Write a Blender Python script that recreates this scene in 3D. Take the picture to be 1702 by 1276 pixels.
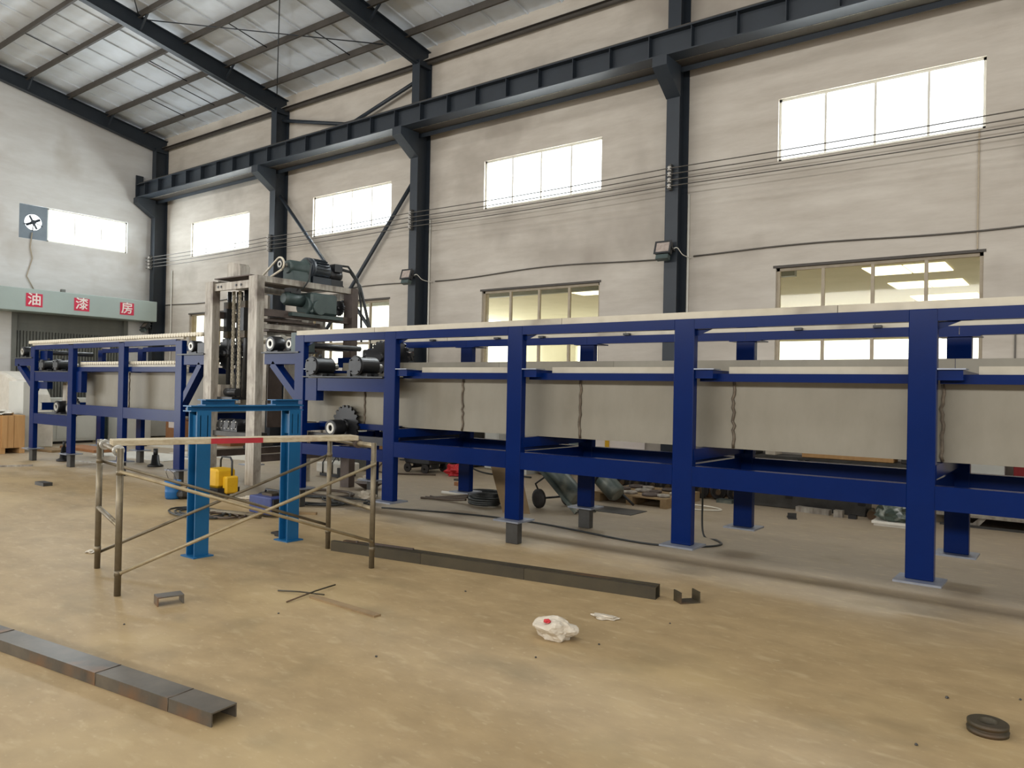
import bpy, bmesh, math, random
from mathutils import Vector, Matrix, noise
random.seed(7)
R = math.radians
sc = bpy.context.scene
for o in list(bpy.data.objects):
    bpy.data.objects.remove(o)

# ------------------------------------------------------------------ camera
YAW, PITCH, ROLL, CAM_H = R(37.116), R(0.368), R(1.129), 1.6
fw = Vector((-math.sin(YAW) * math.cos(PITCH), math.cos(YAW) * math.cos(PITCH), math.sin(PITCH)))
rt = Vector((math.cos(YAW), math.sin(YAW), 0))
up = rt.cross(fw)
rt, up = math.cos(ROLL) * rt + math.sin(ROLL) * up, -math.sin(ROLL) * rt + math.cos(ROLL) * up
cam_d = bpy.data.cameras.new('camera')
cam_d.sensor_width = 36
cam_d.lens = 1271.6 / 1702 * 36
cam_d.clip_start, cam_d.clip_end = 0.05, 200
cam = bpy.data.objects.new('camera', cam_d)
sc.collection.objects.link(cam)
m = Matrix((rt, up, -fw)).transposed().to_4x4()
m.translation = (0, 0, CAM_H)
cam.matrix_world = m
sc.camera = cam

# ------------------------------------------------------------------ world, lights, exposure
sc.view_settings.view_transform = 'Standard'
sc.view_settings.look = 'None'
sc.view_settings.exposure = 0.88
sc.view_settings.gamma = 1.0
sc.view_settings.use_curve_mapping = False
w = bpy.data.worlds.new('sky')
sc.world = w
w.use_nodes = True
bg = w.node_tree.nodes['Background']
bg.inputs['Color'].default_value = (0.93, 0.98, 1.0, 1)
bg.inputs['Strength'].default_value = 2.6


def area(name, loc, rot, sx, sy, power, col=(1, 1, 1)):
    d = bpy.data.lights.new(name, 'AREA')
    d.shape = 'RECTANGLE'
    d.size, d.size_y, d.energy, d.color = sx, sy, power, col
    o = bpy.data.objects.new(name, d)
    o.location, o.rotation_euler = loc, rot
    sc.collection.objects.link(o)
    return o


area('skylight_ridge', (-6, 2.2, 10.2), (0, 0, 0), 32, 2.2, 520, (1.0, 0.985, 0.96))
area('open_side_daylight', (-4, -13.2, 5.9), (R(90), 0, 0), 34, 1.1, 1650, (1.0, 0.985, 0.95))
area('right_end_fill', (14.5, -2, 3.5), (R(90), 0, R(90)), 16, 5, 420, (0.97, 0.985, 1.0))  # unseen fill lamp at the right end, added to brighten the left end wall
area('left_entrance_daylight', (-22.8, -3.5, 2.6), (R(90), 0, R(-90)), 9, 5, 420, (0.95, 0.98, 1.0))
for i, x in enumerate((-2.63, -8.72, -14.31, -19.9)):
    area('window_daylight', (x, 12.75, 5.83), (R(-76), 0, 0), 2.8, 1.0, 130, (0.92, 0.97, 1.0))
area('window_daylight', (-23.5, 10.0, 5.84), (R(76), 0, R(-90)), 2.1, 0.9, 130, (0.88, 0.95, 1.0))
area('next_hall_fill', (-8, 15.6, 4.88), (R(20), 0, 0), 30, 3, 520, (1.0, 0.97, 0.86))  # added fill lamp, kept out of view, brightening the next hall
cy = sc.cycles
cy.use_denoising = True
cy.max_bounces = 7
cy.diffuse_bounces = 4
cy.glossy_bounces = 3
cy.transparent_max_bounces = 8
cy.caustics_reflective = cy.caustics_refractive = False
cy.sample_clamp_indirect = 6


# ------------------------------------------------------------------ materials
def lin(c):
    return tuple(((v / 255) / 12.92 if v <= 10 else (((v / 255) + 0.055) / 1.055) ** 2.4) for v in c)


def mat(name, c, rough=0.6, metal=0.0, c2=None, scale=4.0, amt=0.5, stretch=(1, 1, 1), c3=None, scale3=1.2, bump=0.0, spec=0.5, world_co=False):
    """noise-mottled procedural paint/steel/concrete"""
    mt = bpy.data.materials.new(name)
    mt.use_nodes = True
    nt = mt.node_tree
    N, L = nt.nodes, nt.links
    b = N['Principled BSDF']
    b.inputs['Roughness'].default_value = rough
    b.inputs['Metallic'].default_value = metal
    b.inputs['Specular IOR Level'].default_value = spec
    b.inputs['Base Color'].default_value = (*lin(c), 1)
    if c2 is None:
        c2 = tuple(min(255, v * 0.82) for v in c)
    if world_co:
        tc = N.new('ShaderNodeNewGeometry').outputs['Position']
    else:
        tc = N.new('ShaderNodeTexCoord').outputs['Object']
    mp = N.new('ShaderNodeMapping')
    mp.inputs['Scale'].default_value = stretch
    L.new(tc, mp.inputs['Vector'])
    nz = N.new('ShaderNodeTexNoise')
    nz.inputs['Scale'].default_value = scale
    nz.inputs['Detail'].default_value = 6
    nz.inputs['Roughness'].default_value = 0.65
    L.new(mp.outputs[0], nz.inputs['Vector'])
    rp = N.new('ShaderNodeMapRange')
    rp.inputs['From Min'].default_value = 0.5 - 0.22
    rp.inputs['From Max'].default_value = 0.5 + 0.22
    rp.inputs['To Min'].default_value = 0.0
    rp.inputs['To Max'].default_value = amt * 2 if amt < 0.5 else 1.0
    L.new(nz.outputs['Fac'], rp.inputs['Value'])
    mx = N.new('ShaderNodeMix')
    mx.data_type = 'RGBA'
    mx.inputs['A'].default_value = (*lin(c), 1)
    mx.inputs['B'].default_value = (*lin(c2), 1)
    L.new(rp.outputs[0], mx.inputs['Factor'])
    out = mx.outputs['Result']
    if c3 is not None:
        n3 = N.new('ShaderNodeTexNoise')
        n3.inputs['Scale'].default_value = scale3
        n3.inputs['Detail'].default_value = 4
        L.new(tc, n3.inputs['Vector'])
        r3 = N.new('ShaderNodeMapRange')
        r3.inputs['From Min'].default_value = 0.52
        r3.inputs['From Max'].default_value = 0.72
        L.new(n3.outputs['Fac'], r3.inputs['Value'])
        m3 = N.new('ShaderNodeMix')
        m3.data_type = 'RGBA'
        m3.inputs['B'].default_value = (*lin(c3), 1)
        L.new(r3.outputs[0], m3.inputs['Factor'])
        L.new(out, m3.inputs['A'])
        out = m3.outputs['Result']
    L.new(out, b.inputs['Base Color'])
    if bump:
        bp = N.new('ShaderNodeBump')
        bp.inputs['Strength'].default_value = bump
        bp.inputs['Distance'].default_value = 0.02
        L.new(nz.outputs['Fac'], bp.inputs['Height'])
        L.new(bp.outputs[0], b.inputs['Normal'])
    return mt


def emit(name, c, s):
    mt = bpy.data.materials.new(name)
    mt.use_nodes = True
    b = mt.node_tree.nodes['Principled BSDF']
    b.inputs['Base Color'].default_value = (*lin(c), 1)
    b.inputs['Emission Color'].default_value = (*lin(c), 1)
    b.inputs['Emission Strength'].default_value = s
    return mt


def glass(name, tint, refl):
    mt = bpy.data.materials.new(name)
    mt.use_nodes = True
    nt = mt.node_tree
    N, L = nt.nodes, nt.links
    N.remove(N['Principled BSDF'])
    t = N.new('ShaderNodeBsdfTransparent')
    t.inputs[0].default_value = (*tint, 1)
    g = N.new('ShaderNodeBsdfGlossy')
    g.inputs['Roughness'].default_value = 0.03
    mx = N.new('ShaderNodeMixShader')
    mx.inputs[0].default_value = refl
    L.new(t.outputs[0], mx.inputs[1])
    L.new(g.outputs[0], mx.inputs[2])
    L.new(mx.outputs[0], N['Material Output'].inputs[0])
    return mt


M = dict(
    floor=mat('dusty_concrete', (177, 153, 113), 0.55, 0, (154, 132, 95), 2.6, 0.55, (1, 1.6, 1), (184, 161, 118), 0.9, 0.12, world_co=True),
    wall=mat('whitewashed_plaster', (203, 197, 187), 0.9, 0, (176, 168, 157), 1.3, 0.5, (0.5, 0.5, 2.4), (160, 152, 142), 0.55, 0.1, world_co=True),
    endwall=mat('whitewashed_end_plaster', (212, 213, 212), 0.9, 0, (190, 188, 184), 1.0, 0.5, (0.5, 0.5, 2.0), (172, 166, 156), 0.5, 0.1, world_co=True),  # cooler than the long wall: bluish window glow put into the base colour
    roof=mat('roof_sheet_foil', (226, 236, 248), 0.5, 0, (206, 213, 220), 0.9, 0.6, (1, 0.7, 1), (188, 189, 188), 0.6),
    column=mat('dark_slate_paint', (40, 48, 57), 0.5, 0, (33, 40, 48), 3, 0.4),
    purlin=mat('brown_primer_steel', (78, 73, 67), 0.6, 0, (62, 57, 52), 3, 0.5),
    blue=mat('deep_blue_paint', (3, 31, 88), 0.24, 0, (3, 26, 77), 2.2, 0.4, c3=(5, 35, 96), scale3=0.8, spec=0.12),
    teal=mat('teal_blue_paint', (22, 100, 150), 0.4, 0, (18, 86, 132), 3, 0.4),
    plate=mat('plain_steel_plate', (150, 156, 168), 0.4, 0.5, (120, 126, 140), 6, 0.4),
    trough=mat('dull_sheet_steel', (142, 137, 124), 0.5, 0.2, (122, 116, 102), 1.3, 0.5, (1, 1, 0.5), (112, 104, 92), 0.9),
    strip=mat('pale_steel_strip', (196, 190, 174), 0.5, 0.1, (170, 162, 144), 2, 0.5, (1, 1, 1), (120, 112, 100), 1.4),
    weld=mat('weld_bead', (118, 106, 90), 0.5, 0.4, (60, 52, 44), 14, 0.6),
    stub=mat('raw_dark_steel', (82, 82, 80), 0.5, 0.4, (62, 60, 58), 5, 0.5),
    black=mat('black_machine_paint', (34, 35, 38), 0.38, 0.1, (24, 24, 26), 6, 0.5),
    iron=mat('dark_cast_iron', (66, 68, 70), 0.4, 0.4, (44, 45, 48), 8, 0.5),
    bright=mat('bright_machined_steel', (196, 194, 186), 0.35, 0.4, (150, 148, 140), 7, 0.5),
    worn=mat('worn_galvanised_steel', (190, 185, 174), 0.5, 0.2, (120, 111, 100), 3.4, 0.6, (4, 4, 0.6), (92, 82, 74), 3.2),
    wornbrown=mat('rust_brown_steel', (98, 86, 80), 0.55, 0.25, (70, 60, 55), 4, 0.55),
    motor=mat('grey_green_motor_paint', (74, 90, 88), 0.42, 0.1, (54, 66, 66), 5, 0.5),
    chain=mat('pale_chain_steel', (222, 216, 198), 0.4, 0.2, (180, 170, 150), 20, 0.5),
    roller=mat('cream_roller', (230, 224, 206), 0.5, 0.0, (196, 188, 168), 9, 0.5),
    tube=mat('scaffold_tube', (128, 118, 98), 0.45, 0.5, (98, 88, 70), 9, 0.5, (1, 1, 1), (160, 148, 122), 3),
    tubelight=mat('pale_brace_tube', (172, 158, 126), 0.45, 0.35, (138, 122, 94), 12, 0.5),
    wood=mat('weathered_plank', (204, 194, 168), 0.8, 0, (158, 142, 112), 5, 0.5, (6, 1.2, 6), (150, 118, 98), 2.2),
    crate=mat('new_crate_wood', (206, 164, 112), 0.75, 0, (186, 142, 92), 3, 0.5, (4, 4, 0.6)),
    palletwood=mat('pallet_wood', (158, 134, 98), 0.8, 0, (126, 104, 74), 5, 0.5),
    redpaint=mat('red_paint_patch', (176, 40, 52), 0.7, 0, (150, 30, 42), 9, 0.5),
    mill=mat('mill_scale_steel', (112, 104, 92), 0.42, 0.25, (70, 67, 62), 3.2, 0.6, (1, 1, 1), (138, 100, 66), 2.6),
    milldark=mat('olive_dark_steel', (76, 68, 50), 0.5, 0.2, (54, 49, 38), 3, 0.5, c3=(98, 72, 48), scale3=1.6),
    shutter=mat('grey_shutter', (112, 114, 108), 0.5, 0.1, (96, 98, 94), 3, 0.4),
    fanplate=mat('fan_plate_paint', (122, 134, 144), 0.5, 0.0, (104, 116, 126), 3, 0.4),
    fascia=mat('pale_grey_green_sheet', (168, 182, 178), 0.5, 0, (156, 170, 166), 0.8, 0.4),
    signred=mat('sign_red', (206, 44, 78), 0.6, 0, (196, 38, 70), 6, 0.3),
    signwhite=mat('sign_white', (240, 232, 226), 0.6, 0, (232, 222, 216), 6, 0.3),
    frame=mat('window_frame_paint', (176, 164, 144), 0.6, 0, (150, 138, 118), 6, 0.4),
    framepale=mat('pale_window_frame', (222, 220, 210), 0.5, 0, (206, 204, 194), 6, 0.4),
    wirem=mat('dull_wire', (92, 88, 82), 0.5, 0.2, (76, 72, 66), 10, 0.4),
    porcelain=mat('insulator_ceramic', (196, 192, 186), 0.35, 0, (150, 146, 140), 12, 0.5),
    hose=mat('black_rubber', (38, 42, 42), 0.42, 0, (28, 30, 30), 10, 0.4),
    hosebrown=mat('brown_rubber_hose', (88, 74, 60), 0.5, 0, (68, 56, 46), 10, 0.4),
    hosewhite=mat('white_plastic_hose', (222, 216, 200), 0.5, 0, (200, 194, 180), 10, 0.4),
    whiteplastic=mat('white_plastic', (224, 220, 210), 0.5, 0, (200, 196, 184), 5, 0.5),
    bagwhite=mat('thin_white_bag', (214, 206, 190), 0.5, 0, (190, 178, 158), 9, 0.5),
    bagred=mat('red_bag', (208, 42, 50), 0.5, 0, (170, 26, 36), 9, 0.5),
    bluebox=mat('welder_blue_paint', (58, 72, 128), 0.45, 0, (46, 58, 108), 5, 0.5),
    bucket=mat('blue_plastic', (30, 104, 164), 0.45, 0, (24, 90, 146), 5, 0.5),
    yellow=mat('yellow_plastic', (226, 180, 30), 0.45, 0, (204, 156, 22), 5, 0.5),
    cardboard=mat('cardboard', (166, 118, 80), 0.8, 0, (148, 102, 66), 4, 0.5),
    ply=mat('brown_board', (142, 120, 88), 0.7, 0, (124, 102, 72), 4, 0.5),
    greengrey=mat('bottle_grey_green', (80, 91, 87), 0.4, 0.1, (62, 72, 69), 4, 0.5, c3=(130, 132, 120), scale3=3),
    cabinet=mat('light_grey_cabinet', (206, 208, 202), 0.5, 0, (194, 196, 190), 3, 0.4),
    yellowgreen=mat('tinted_hall_paint', (208, 203, 180), 0.8, 0, (192, 187, 166), 1.0, 0.4),
    rubber=mat('dark_tyre', (48, 44, 42), 0.7, 0, (36, 34, 32), 8, 0.4),
    wrap=mat('plastic_wrapped_green', (84, 98, 90), 0.15, 0, (56, 66, 62), 7, 0.55, c3=(170, 176, 168), scale3=9),
    redbox=mat('red_steel_box', (140, 34, 38), 0.5, 0, (116, 26, 30), 5, 0.4),
    glass_up=glass('clear_pane', (0.97, 0.98, 0.98), 0.04),
    glass_lo=glass('tinted_pane', (0.90, 0.88, 0.79), 0.012),
    lampface=mat('lamp_glass', (190, 176, 168), 0.2, 0, (150, 138, 130), 20, 0.5),
    skypanel=emit('translucent_roof_panel', (255, 252, 225), 1.5),
)




def floor_detail():
    nt = M['floor'].node_tree
    N, L = nt.nodes, nt.links
    b = N['Principled BSDF']
    src = b.inputs['Base Color'].links[0].from_socket
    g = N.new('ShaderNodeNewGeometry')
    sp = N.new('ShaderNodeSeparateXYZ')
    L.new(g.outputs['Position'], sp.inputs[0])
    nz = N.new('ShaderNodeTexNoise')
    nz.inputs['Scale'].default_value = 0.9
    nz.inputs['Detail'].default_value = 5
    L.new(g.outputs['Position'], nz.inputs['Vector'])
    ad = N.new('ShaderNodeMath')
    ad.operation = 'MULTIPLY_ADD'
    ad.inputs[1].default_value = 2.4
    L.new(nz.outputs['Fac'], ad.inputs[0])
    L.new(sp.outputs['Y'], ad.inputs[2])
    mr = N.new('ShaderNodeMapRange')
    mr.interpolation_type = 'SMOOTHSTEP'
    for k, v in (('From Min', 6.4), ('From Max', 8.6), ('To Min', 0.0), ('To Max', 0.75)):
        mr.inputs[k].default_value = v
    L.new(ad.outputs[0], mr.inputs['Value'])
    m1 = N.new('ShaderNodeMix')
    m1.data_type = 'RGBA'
    m1.inputs['B'].default_value = (*lin((158, 146, 130)), 1)  # grey mix paints cool window light into the floor under and behind the conveyor
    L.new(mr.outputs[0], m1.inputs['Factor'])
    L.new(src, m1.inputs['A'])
    out = m1.outputs['Result']
    for sc_, lo, hi, c, st in ((5.0, 0.56, 0.78, (200, 180, 142), (1, 2.6, 1)), (18.0, 0.62, 0.80, (208, 190, 154), (1, 1.8, 1)), (1.7, 0.56, 0.76, (132, 118, 86), (1, 1.4, 1))):
        mp = N.new('ShaderNodeMapping')
        mp.inputs['Scale'].default_value = st
        mp.inputs['Rotation'].default_value = (0, 0, 0.6)
        L.new(g.outputs['Position'], mp.inputs['Vector'])
        n2 = N.new('ShaderNodeTexNoise')
        n2.inputs['Scale'].default_value = sc_
        n2.inputs['Detail'].default_value = 3
        L.new(mp.outputs[0], n2.inputs['Vector'])
        r2 = N.new('ShaderNodeMapRange')
        for k, v in (('From Min', lo), ('From Max', hi), ('To Max', 0.45)):
            r2.inputs[k].default_value = v
        L.new(n2.outputs['Fac'], r2.inputs['Value'])
        m2 = N.new('ShaderNodeMix')
        m2.data_type = 'RGBA'
        m2.inputs['B'].default_value = (*lin(c), 1)
        L.new(r2.outputs[0], m2.inputs['Factor'])
        L.new(out, m2.inputs['A'])
        out = m2.outputs['Result']
    L.new(out, b.inputs['Base Color'])


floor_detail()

# ------------------------------------------------------------------ mesh builder
WLOC = {}


def hprof(wd, h, tf=0.012, tw=0.009):
    a, b, c = wd / 2, h / 2, tw / 2
    return [(-a, -b), (a, -b), (a, -b + tf), (c, -b + tf), (c, b - tf), (a, b - tf), (a, b), (-a, b), (-a, b - tf), (-c, b - tf), (-c, -b + tf), (-a, -b + tf)]


def cprof(wd, h, t=0.009):
    # channel, web at u = 0, flanges towards +u
    b = h / 2
    return [(0, -b), (wd, -b), (wd, -b + t), (t, -b + t), (t, b - t), (wd, b - t), (wd, b), (0, b)]


def rprof(wd, h):
    return [(-wd / 2, -h / 2), (wd / 2, -h / 2), (wd / 2, h / 2), (-wd / 2, h / 2)]


class MB:
    def __init__(s):
        s.v, s.f, s.sm = [], [], []

    def add(s, vs, fs, smooth=False):
        n = len(s.v)
        s.v += [Vector(v) for v in vs]
        for f in fs:
            s.f.append(tuple(i + n for i in f))
            s.sm.append(smooth)
        return s

    def box(s, x0, x1, y0, y1, z0, z1):
        vs = [(x0, y0, z0), (x1, y0, z0), (x1, y1, z0), (x0, y1, z0), (x0, y0, z1), (x1, y0, z1), (x1, y1, z1), (x0, y1, z1)]
        return s.add(vs, [(0, 3, 2, 1), (4, 5, 6, 7), (0, 1, 5, 4), (1, 2, 6, 5), (2, 3, 7, 6), (3, 0, 4, 7)])

    def extr(s, prof, a, b, upv=(0, 0, 1), smooth=False):
        a, b = Vector(a), Vector(b)
        d = (b - a).normalized()
        v = Vector(upv)
        v = (v - d * v.dot(d)).normalized()
        u = v.cross(d)
        n = len(prof)
        vs = [p + u * q[0] + v * q[1] for p in (a, b) for q in prof]
        fs = [(i, (i + 1) % n, n + (i + 1) % n, n + i) for i in range(n)]
        fs += [tuple(range(n))[::-1], tuple(range(n, 2 * n))]
        return s.add(vs, fs)

    def cyl(s, a, b, r, n=14, r2=None):
        return s.lathe(a, Vector(b) - Vector(a), [(0, 0), (r, 0), (r if r2 is None else r2, 1), (0, 1)], n, rel=True)

    def lathe(s, a, d, prof, n=16, rel=False, smooth=True):
        a, d = Vector(a), Vector(d)
        ln = d.length if rel else 1
        d = d.normalized()
        t = Vector((0, 0, 1)) if abs(d.z) < 0.9 else Vector((1, 0, 0))
        u = t.cross(d).normalized()
        v = d.cross(u)
        vs, ids = [], []
        for r, h in prof:
            if r < 1e-6:
                ids.append([len(vs)])
                vs.append(a + d * h * ln)
            else:
                ids.append(list(range(len(vs), len(vs) + n)))
                vs += [a + d * h * ln + (u * math.cos(2 * math.pi * i / n) + v * math.sin(2 * math.pi * i / n)) * r for i in range(n)]
        base = len(s.v)
        s.v += vs
        for k in range(len(prof) - 1):
            A, B = ids[k], ids[k + 1]
            flat = abs(prof[k][1] - prof[k + 1][1]) < 1e-6
            for i in range(n):
                j = (i + 1) % n
                if len(A) == 1 and len(B) == 1:
                    continue
                if len(A) == 1:
                    f = (A[0], B[j], B[i])
                elif len(B) == 1:
                    f = (A[i], A[j], B[0])
                else:
                    f = (A[i], A[j], B[j], B[i])
                s.f.append(tuple(q + base for q in f))
                s.sm.append(smooth and not flat)
        return s

    def tube(s, pts, r, n=7):
        P = [Vector(p) for p in pts]
        ds = [(P[min(i + 1, len(P) - 1)] - P[max(i - 1, 0)]).normalized() for i in range(len(P))]
        t = Vector((0, 0, 1)) if abs(ds[0].z) < 0.9 else Vector((1, 0, 0))
        u = t.cross(ds[0]).normalized()
        vs = []
        for i, p in enumerate(P):
            u = (u - ds[i] * u.dot(ds[i])).normalized()
            v = ds[i].cross(u)
            vs += [p + (u * math.cos(2 * math.pi * k / n) + v * math.sin(2 * math.pi * k / n)) * r for k in range(n)]
        fs = []
        for i in range(len(P) - 1):
            for k in range(n):
                fs.append((i * n + k, i * n + (k + 1) % n, (i + 1) * n + (k + 1) % n, (i + 1) * n + k))
        s.add(vs, fs, True)
        m_ = len(s.v) - len(vs)
        s.f.append(tuple(m_ + k for k in range(n))[::-1]); s.sm.append(False)
        s.f.append(tuple(m_ + (len(P) - 1) * n + k for k in range(n))); s.sm.append(False)
        return s

    def gear(s, c, axis, r, teeth, wd, depth=0.03):
        c, d = Vector(c), Vector(axis).normalized()
        t = Vector((0, 0, 1)) if abs(d.z) < 0.9 else Vector((1, 0, 0))
        u = t.cross(d).normalized()
        v = d.cross(u)
        prof = []
        for i in range(teeth):
            for q, rr in ((0, r - depth), (0.28, r - depth), (0.42, r), (0.78, r)):
                a = 2 * math.pi * (i + q) / teeth
                prof.append((rr * math.cos(a), rr * math.sin(a)))
        n = len(prof)
        vs = [c + d * h + u * p[0] + v * p[1] for h in (-wd / 2, wd / 2) for p in prof]
        vs += [c - d * wd / 2, c + d * wd / 2]
        fs = [(i, (i + 1) % n, n + (i + 1) % n, n + i) for i in range(n)]
        fs += [(2 * n, (i + 1) % n, i) for i in range(n)] + [(2 * n + 1, n + i, n + (i + 1) % n) for i in range(n)]
        return s.add(vs, fs)

    def crumple(s, c, rx, ry, rz, sub=3, amp=0.35, seed=0, freq=2.5, fine=0.5):
        bm = bmesh.new()
        bmesh.ops.create_icosphere(bm, subdivisions=sub, radius=1)
        vs = []
        for v in bm.verts:
            q = v.co * freq + Vector((seed * 7.3, seed * 3.1, seed))
            k = 1 + amp * (noise.noise(q) + fine * abs(noise.noise(q * 2.7)))
            z = v.co.z * k * rz
            vs.append((c[0] + v.co.x * k * rx, c[1] + v.co.y * k * ry, max(c[2] + z + rz * 0.7, c[2])))
        s.add(vs, [tuple(l.vert.index for l in f.loops) for f in bm.faces])
        bm.free()
        return s

    def build(s, name, material, parent=None, label=None, cat=None, group=None, kind=None, bevel=0.0, rot=None):
        xs, ys, zs = [v.x for v in s.v], [v.y for v in s.v], [v.z for v in s.v]
        o0 = Vector(((min(xs) + max(xs)) / 2, (min(ys) + max(ys)) / 2, min(zs)))
        me = bpy.data.meshes.new(name)
        me.from_pydata([v - o0 for v in s.v], [], s.f)
        me.polygons.foreach_set('use_smooth', s.sm)
        me.update()
        bm = bmesh.new()
        bm.from_mesh(me)
        bmesh.ops.recalc_face_normals(bm, faces=bm.faces)
        bm.to_mesh(me)
        bm.free()
        me.materials.append(M[material])
        o = bpy.data.objects.new(name, me)
        sc.collection.objects.link(o)
        o.location = o0 - (WLOC[parent.name] if parent else Vector())
        o.parent = parent
        WLOC[o.name] = o0
        props(o, label, cat, group, kind)
        if bevel:
            b = o.modifiers.new('edge', 'BEVEL')
            b.width, b.segments, b.limit_method = bevel, 1, 'ANGLE'
        return o


def props(o, label=None, cat=None, group=None, kind=None):
    for k, v in (('label', label), ('category', cat), ('group', group), ('kind', kind)):
        if v:
            o[k] = v


def thing(name, loc, label=None, cat=None, group=None, kind=None):
    o = bpy.data.objects.new(name, None)
    o.empty_display_size = 0.1
    sc.collection.objects.link(o)
    o.location = loc
    WLOC[o.name] = Vector(loc)
    props(o, label, cat, group, kind)
    return o


def dup_part(o, delta, parent=None):
    c = o.copy()
    sc.collection.objects.link(c)
    p = parent or o.parent
    w_ = WLOC[o.name] + Vector(delta)
    c.parent = p
    c.location = w_ - (WLOC[p.name] if p else Vector())
    WLOC[c.name] = w_
    for ch in list(o.children):
        d = ch.copy()
        sc.collection.objects.link(d)
        d.parent = c
        WLOC[d.name] = WLOC[ch.name] + Vector(delta)
    return c


def dup_thing(o, delta, label):
    c = o.copy()
    sc.collection.objects.link(c)
    c.location = o.location + Vector(delta)
    WLOC[c.name] = WLOC[o.name] + Vector(delta)
    c['label'] = label
    for ch in list(o.children):
        d = ch.copy()
        sc.collection.objects.link(d)
        d.parent = c
        WLOC[d.name] = WLOC[ch.name] + Vector(delta)
        for g in ch.children:
            e = g.copy()
            sc.collection.objects.link(e)
            e.parent = d
            WLOC[e.name] = WLOC[g.name] + Vector(delta)
    return c


def B(*a):
    return MB().box(*a)


# ------------------------------------------------------------------ the setting
XL, XR_, YB, YF = -23.05, 16.0, 12.3, -13.6
EAVE, SLOPE, YR = 9.12, 0.17, -0.8


def zr(y):
    return EAVE + SLOPE * (YB - y) if y > YR else EAVE + SLOPE * (YB - YR) - SLOPE * (YR - y)


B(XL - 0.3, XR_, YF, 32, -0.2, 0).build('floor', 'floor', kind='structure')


def wall_grid(name, material, us, zs, holes, fmap, top=None):
    """one wall sheet with openings; fmap(u, z, depth) gives the point; holes are (u0,u1,z0,z1)"""
    bm = bmesh.new()
    cache = {}

    def V(i, j, k):
        if (i, j, k) not in cache:
            z = zs[j]
            if top and j == len(zs) - 1:
                z = top(us[i])
            cache[(i, j, k)] = bm.verts.new(fmap(us[i], z, k))
        return cache[(i, j, k)]

    def hole(i, j):
        if i < 0 or j < 0 or i >= len(us) - 1 or j >= len(zs) - 1:
            return True
        u, z = (us[i] + us[i + 1]) / 2, (zs[j] + zs[j + 1]) / 2
        return any(h[0] < u < h[1] and h[2] < z < h[3] for h in holes)
    for i in range(len(us) - 1):
        for j in range(len(zs) - 1):
            if hole(i, j):
                continue
            for k in (0, 1):
                bm.faces.new([V(i, j, k), V(i + 1, j, k), V(i + 1, j + 1, k), V(i, j + 1, k)])
            for (di, dj, a, b) in ((-1, 0, (0, 0), (0, 1)), (1, 0, (1, 0), (1, 1)), (0, -1, (0, 0), (1, 0)), (0, 1, (0, 1), (1, 1))):
                if hole(i + di, j + dj):
                    bm.faces.new([V(i + a[0], j + a[1], 0), V(i + b[0], j + b[1], 0), V(i + b[0], j + b[1], 1), V(i + a[0], j + a[1], 1)])
    bmesh.ops.recalc_face_normals(bm, faces=bm.faces)
    me = bpy.data.meshes.new(name)
    bm.to_mesh(me)
    bm.free()
    me.materials.append(M[material])
    o = bpy.data.objects.new(name, me)
    sc.collection.objects.link(o)
    o['kind'] = 'structure'
    WLOC[o.name] = Vector()
    return o


WX = [(-21.37, -18.45), (-15.72, -12.9), (-10.14, -7.31), (-4.05, -1.2)]     # window bays
ZU, ZL = (5.33, 6.33), (2.1, 3.62)
holes = [(a, b, *ZU) for a, b in WX] + [(a, b, *ZL) for a, b in WX]
wall_grid('wall_back', 'wall', sorted([XL - 0.24, XR_] + [q for p in WX for q in p]), [0, ZL[0], ZL[1], ZU[0], ZU[1], 9.2], holes,
          lambda u, z, k: (u, YB + 0.24 * k, z))
EW = (8.34, 11.24, 5.42, 6.35)
DR = (8.28, 11.25, 0, 3.44)
wall_grid('wall_left', 'endwall', sorted([YF, YR, YB, EW[0], EW[1], DR[0], DR[1]]), [0, DR[3], EW[2], EW[3], 9.0], [EW, DR],
          lambda u, z, k: (XL - 0.24 * k, u, z), top=lambda u: zr(u))
wall_grid('wall_right', 'endwall', [YF, YR, YB], [0, 4.5, 9.0], [], lambda u, z, k: (XR_ + 0.24 * k, u, z), top=lambda u: zr(u))
wall_grid('wall_front', 'wall', [XL, XR_], [0, 5, zr(YF)], [], lambda u, z, k: (u, YF - 0.24 * k, z))

# roof: deck, then one sheet per roof panel
dk = MB()
dk.add([(x, y, zr(y) + 0.05 + h) for h in (0, 0.05) for x in (XL - 0.3, XR_ + 0.3) for y in (YB + 0.4, YR, YF - 0.3)],
       [(0, 1, 4, 3), (1, 2, 5, 4), (6, 9, 10, 7), (7, 10, 11, 8), (0, 3, 9, 6), (2, 8, 11, 5), (0, 6, 7, 1), (1, 7, 8, 2), (3, 4, 10, 9), (4, 5, 11, 10)])
ceil = dk.build('ceiling', 'purlin', kind='structure')
PW = 0.82
ns = [(0, 0.045), (0.004, -0.03), (0.03, -0.03), (0.034, 0.0), (0.40, 0.0), (0.41, -0.014), (0.79, 0.0)]
x0 = XL
pv = [(x0 + a, y, zr(y) + 0.02 + b) for y in (YB, YR) for a, b in ns] + [(x0, YB, zr(YB) + 0.045), (x0 + PW - 0.03, YB, zr(YB) + 0.045), (x0, YR, zr(YR) + 0.045), (x0 + PW - 0.03, YR, zr(YR) + 0.045)]
pn = MB().add(pv, [(i, i + 1, 8 + i, 7 + i) for i in range(6)] + [(14, 15, 17, 16)])
panel = pn.build('roof_panel', 'roof', ceil)
for k in range(1, 31):
    dup_part(panel, (PW * k, 0, 0))

# windows with real panes
wn = 0


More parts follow.
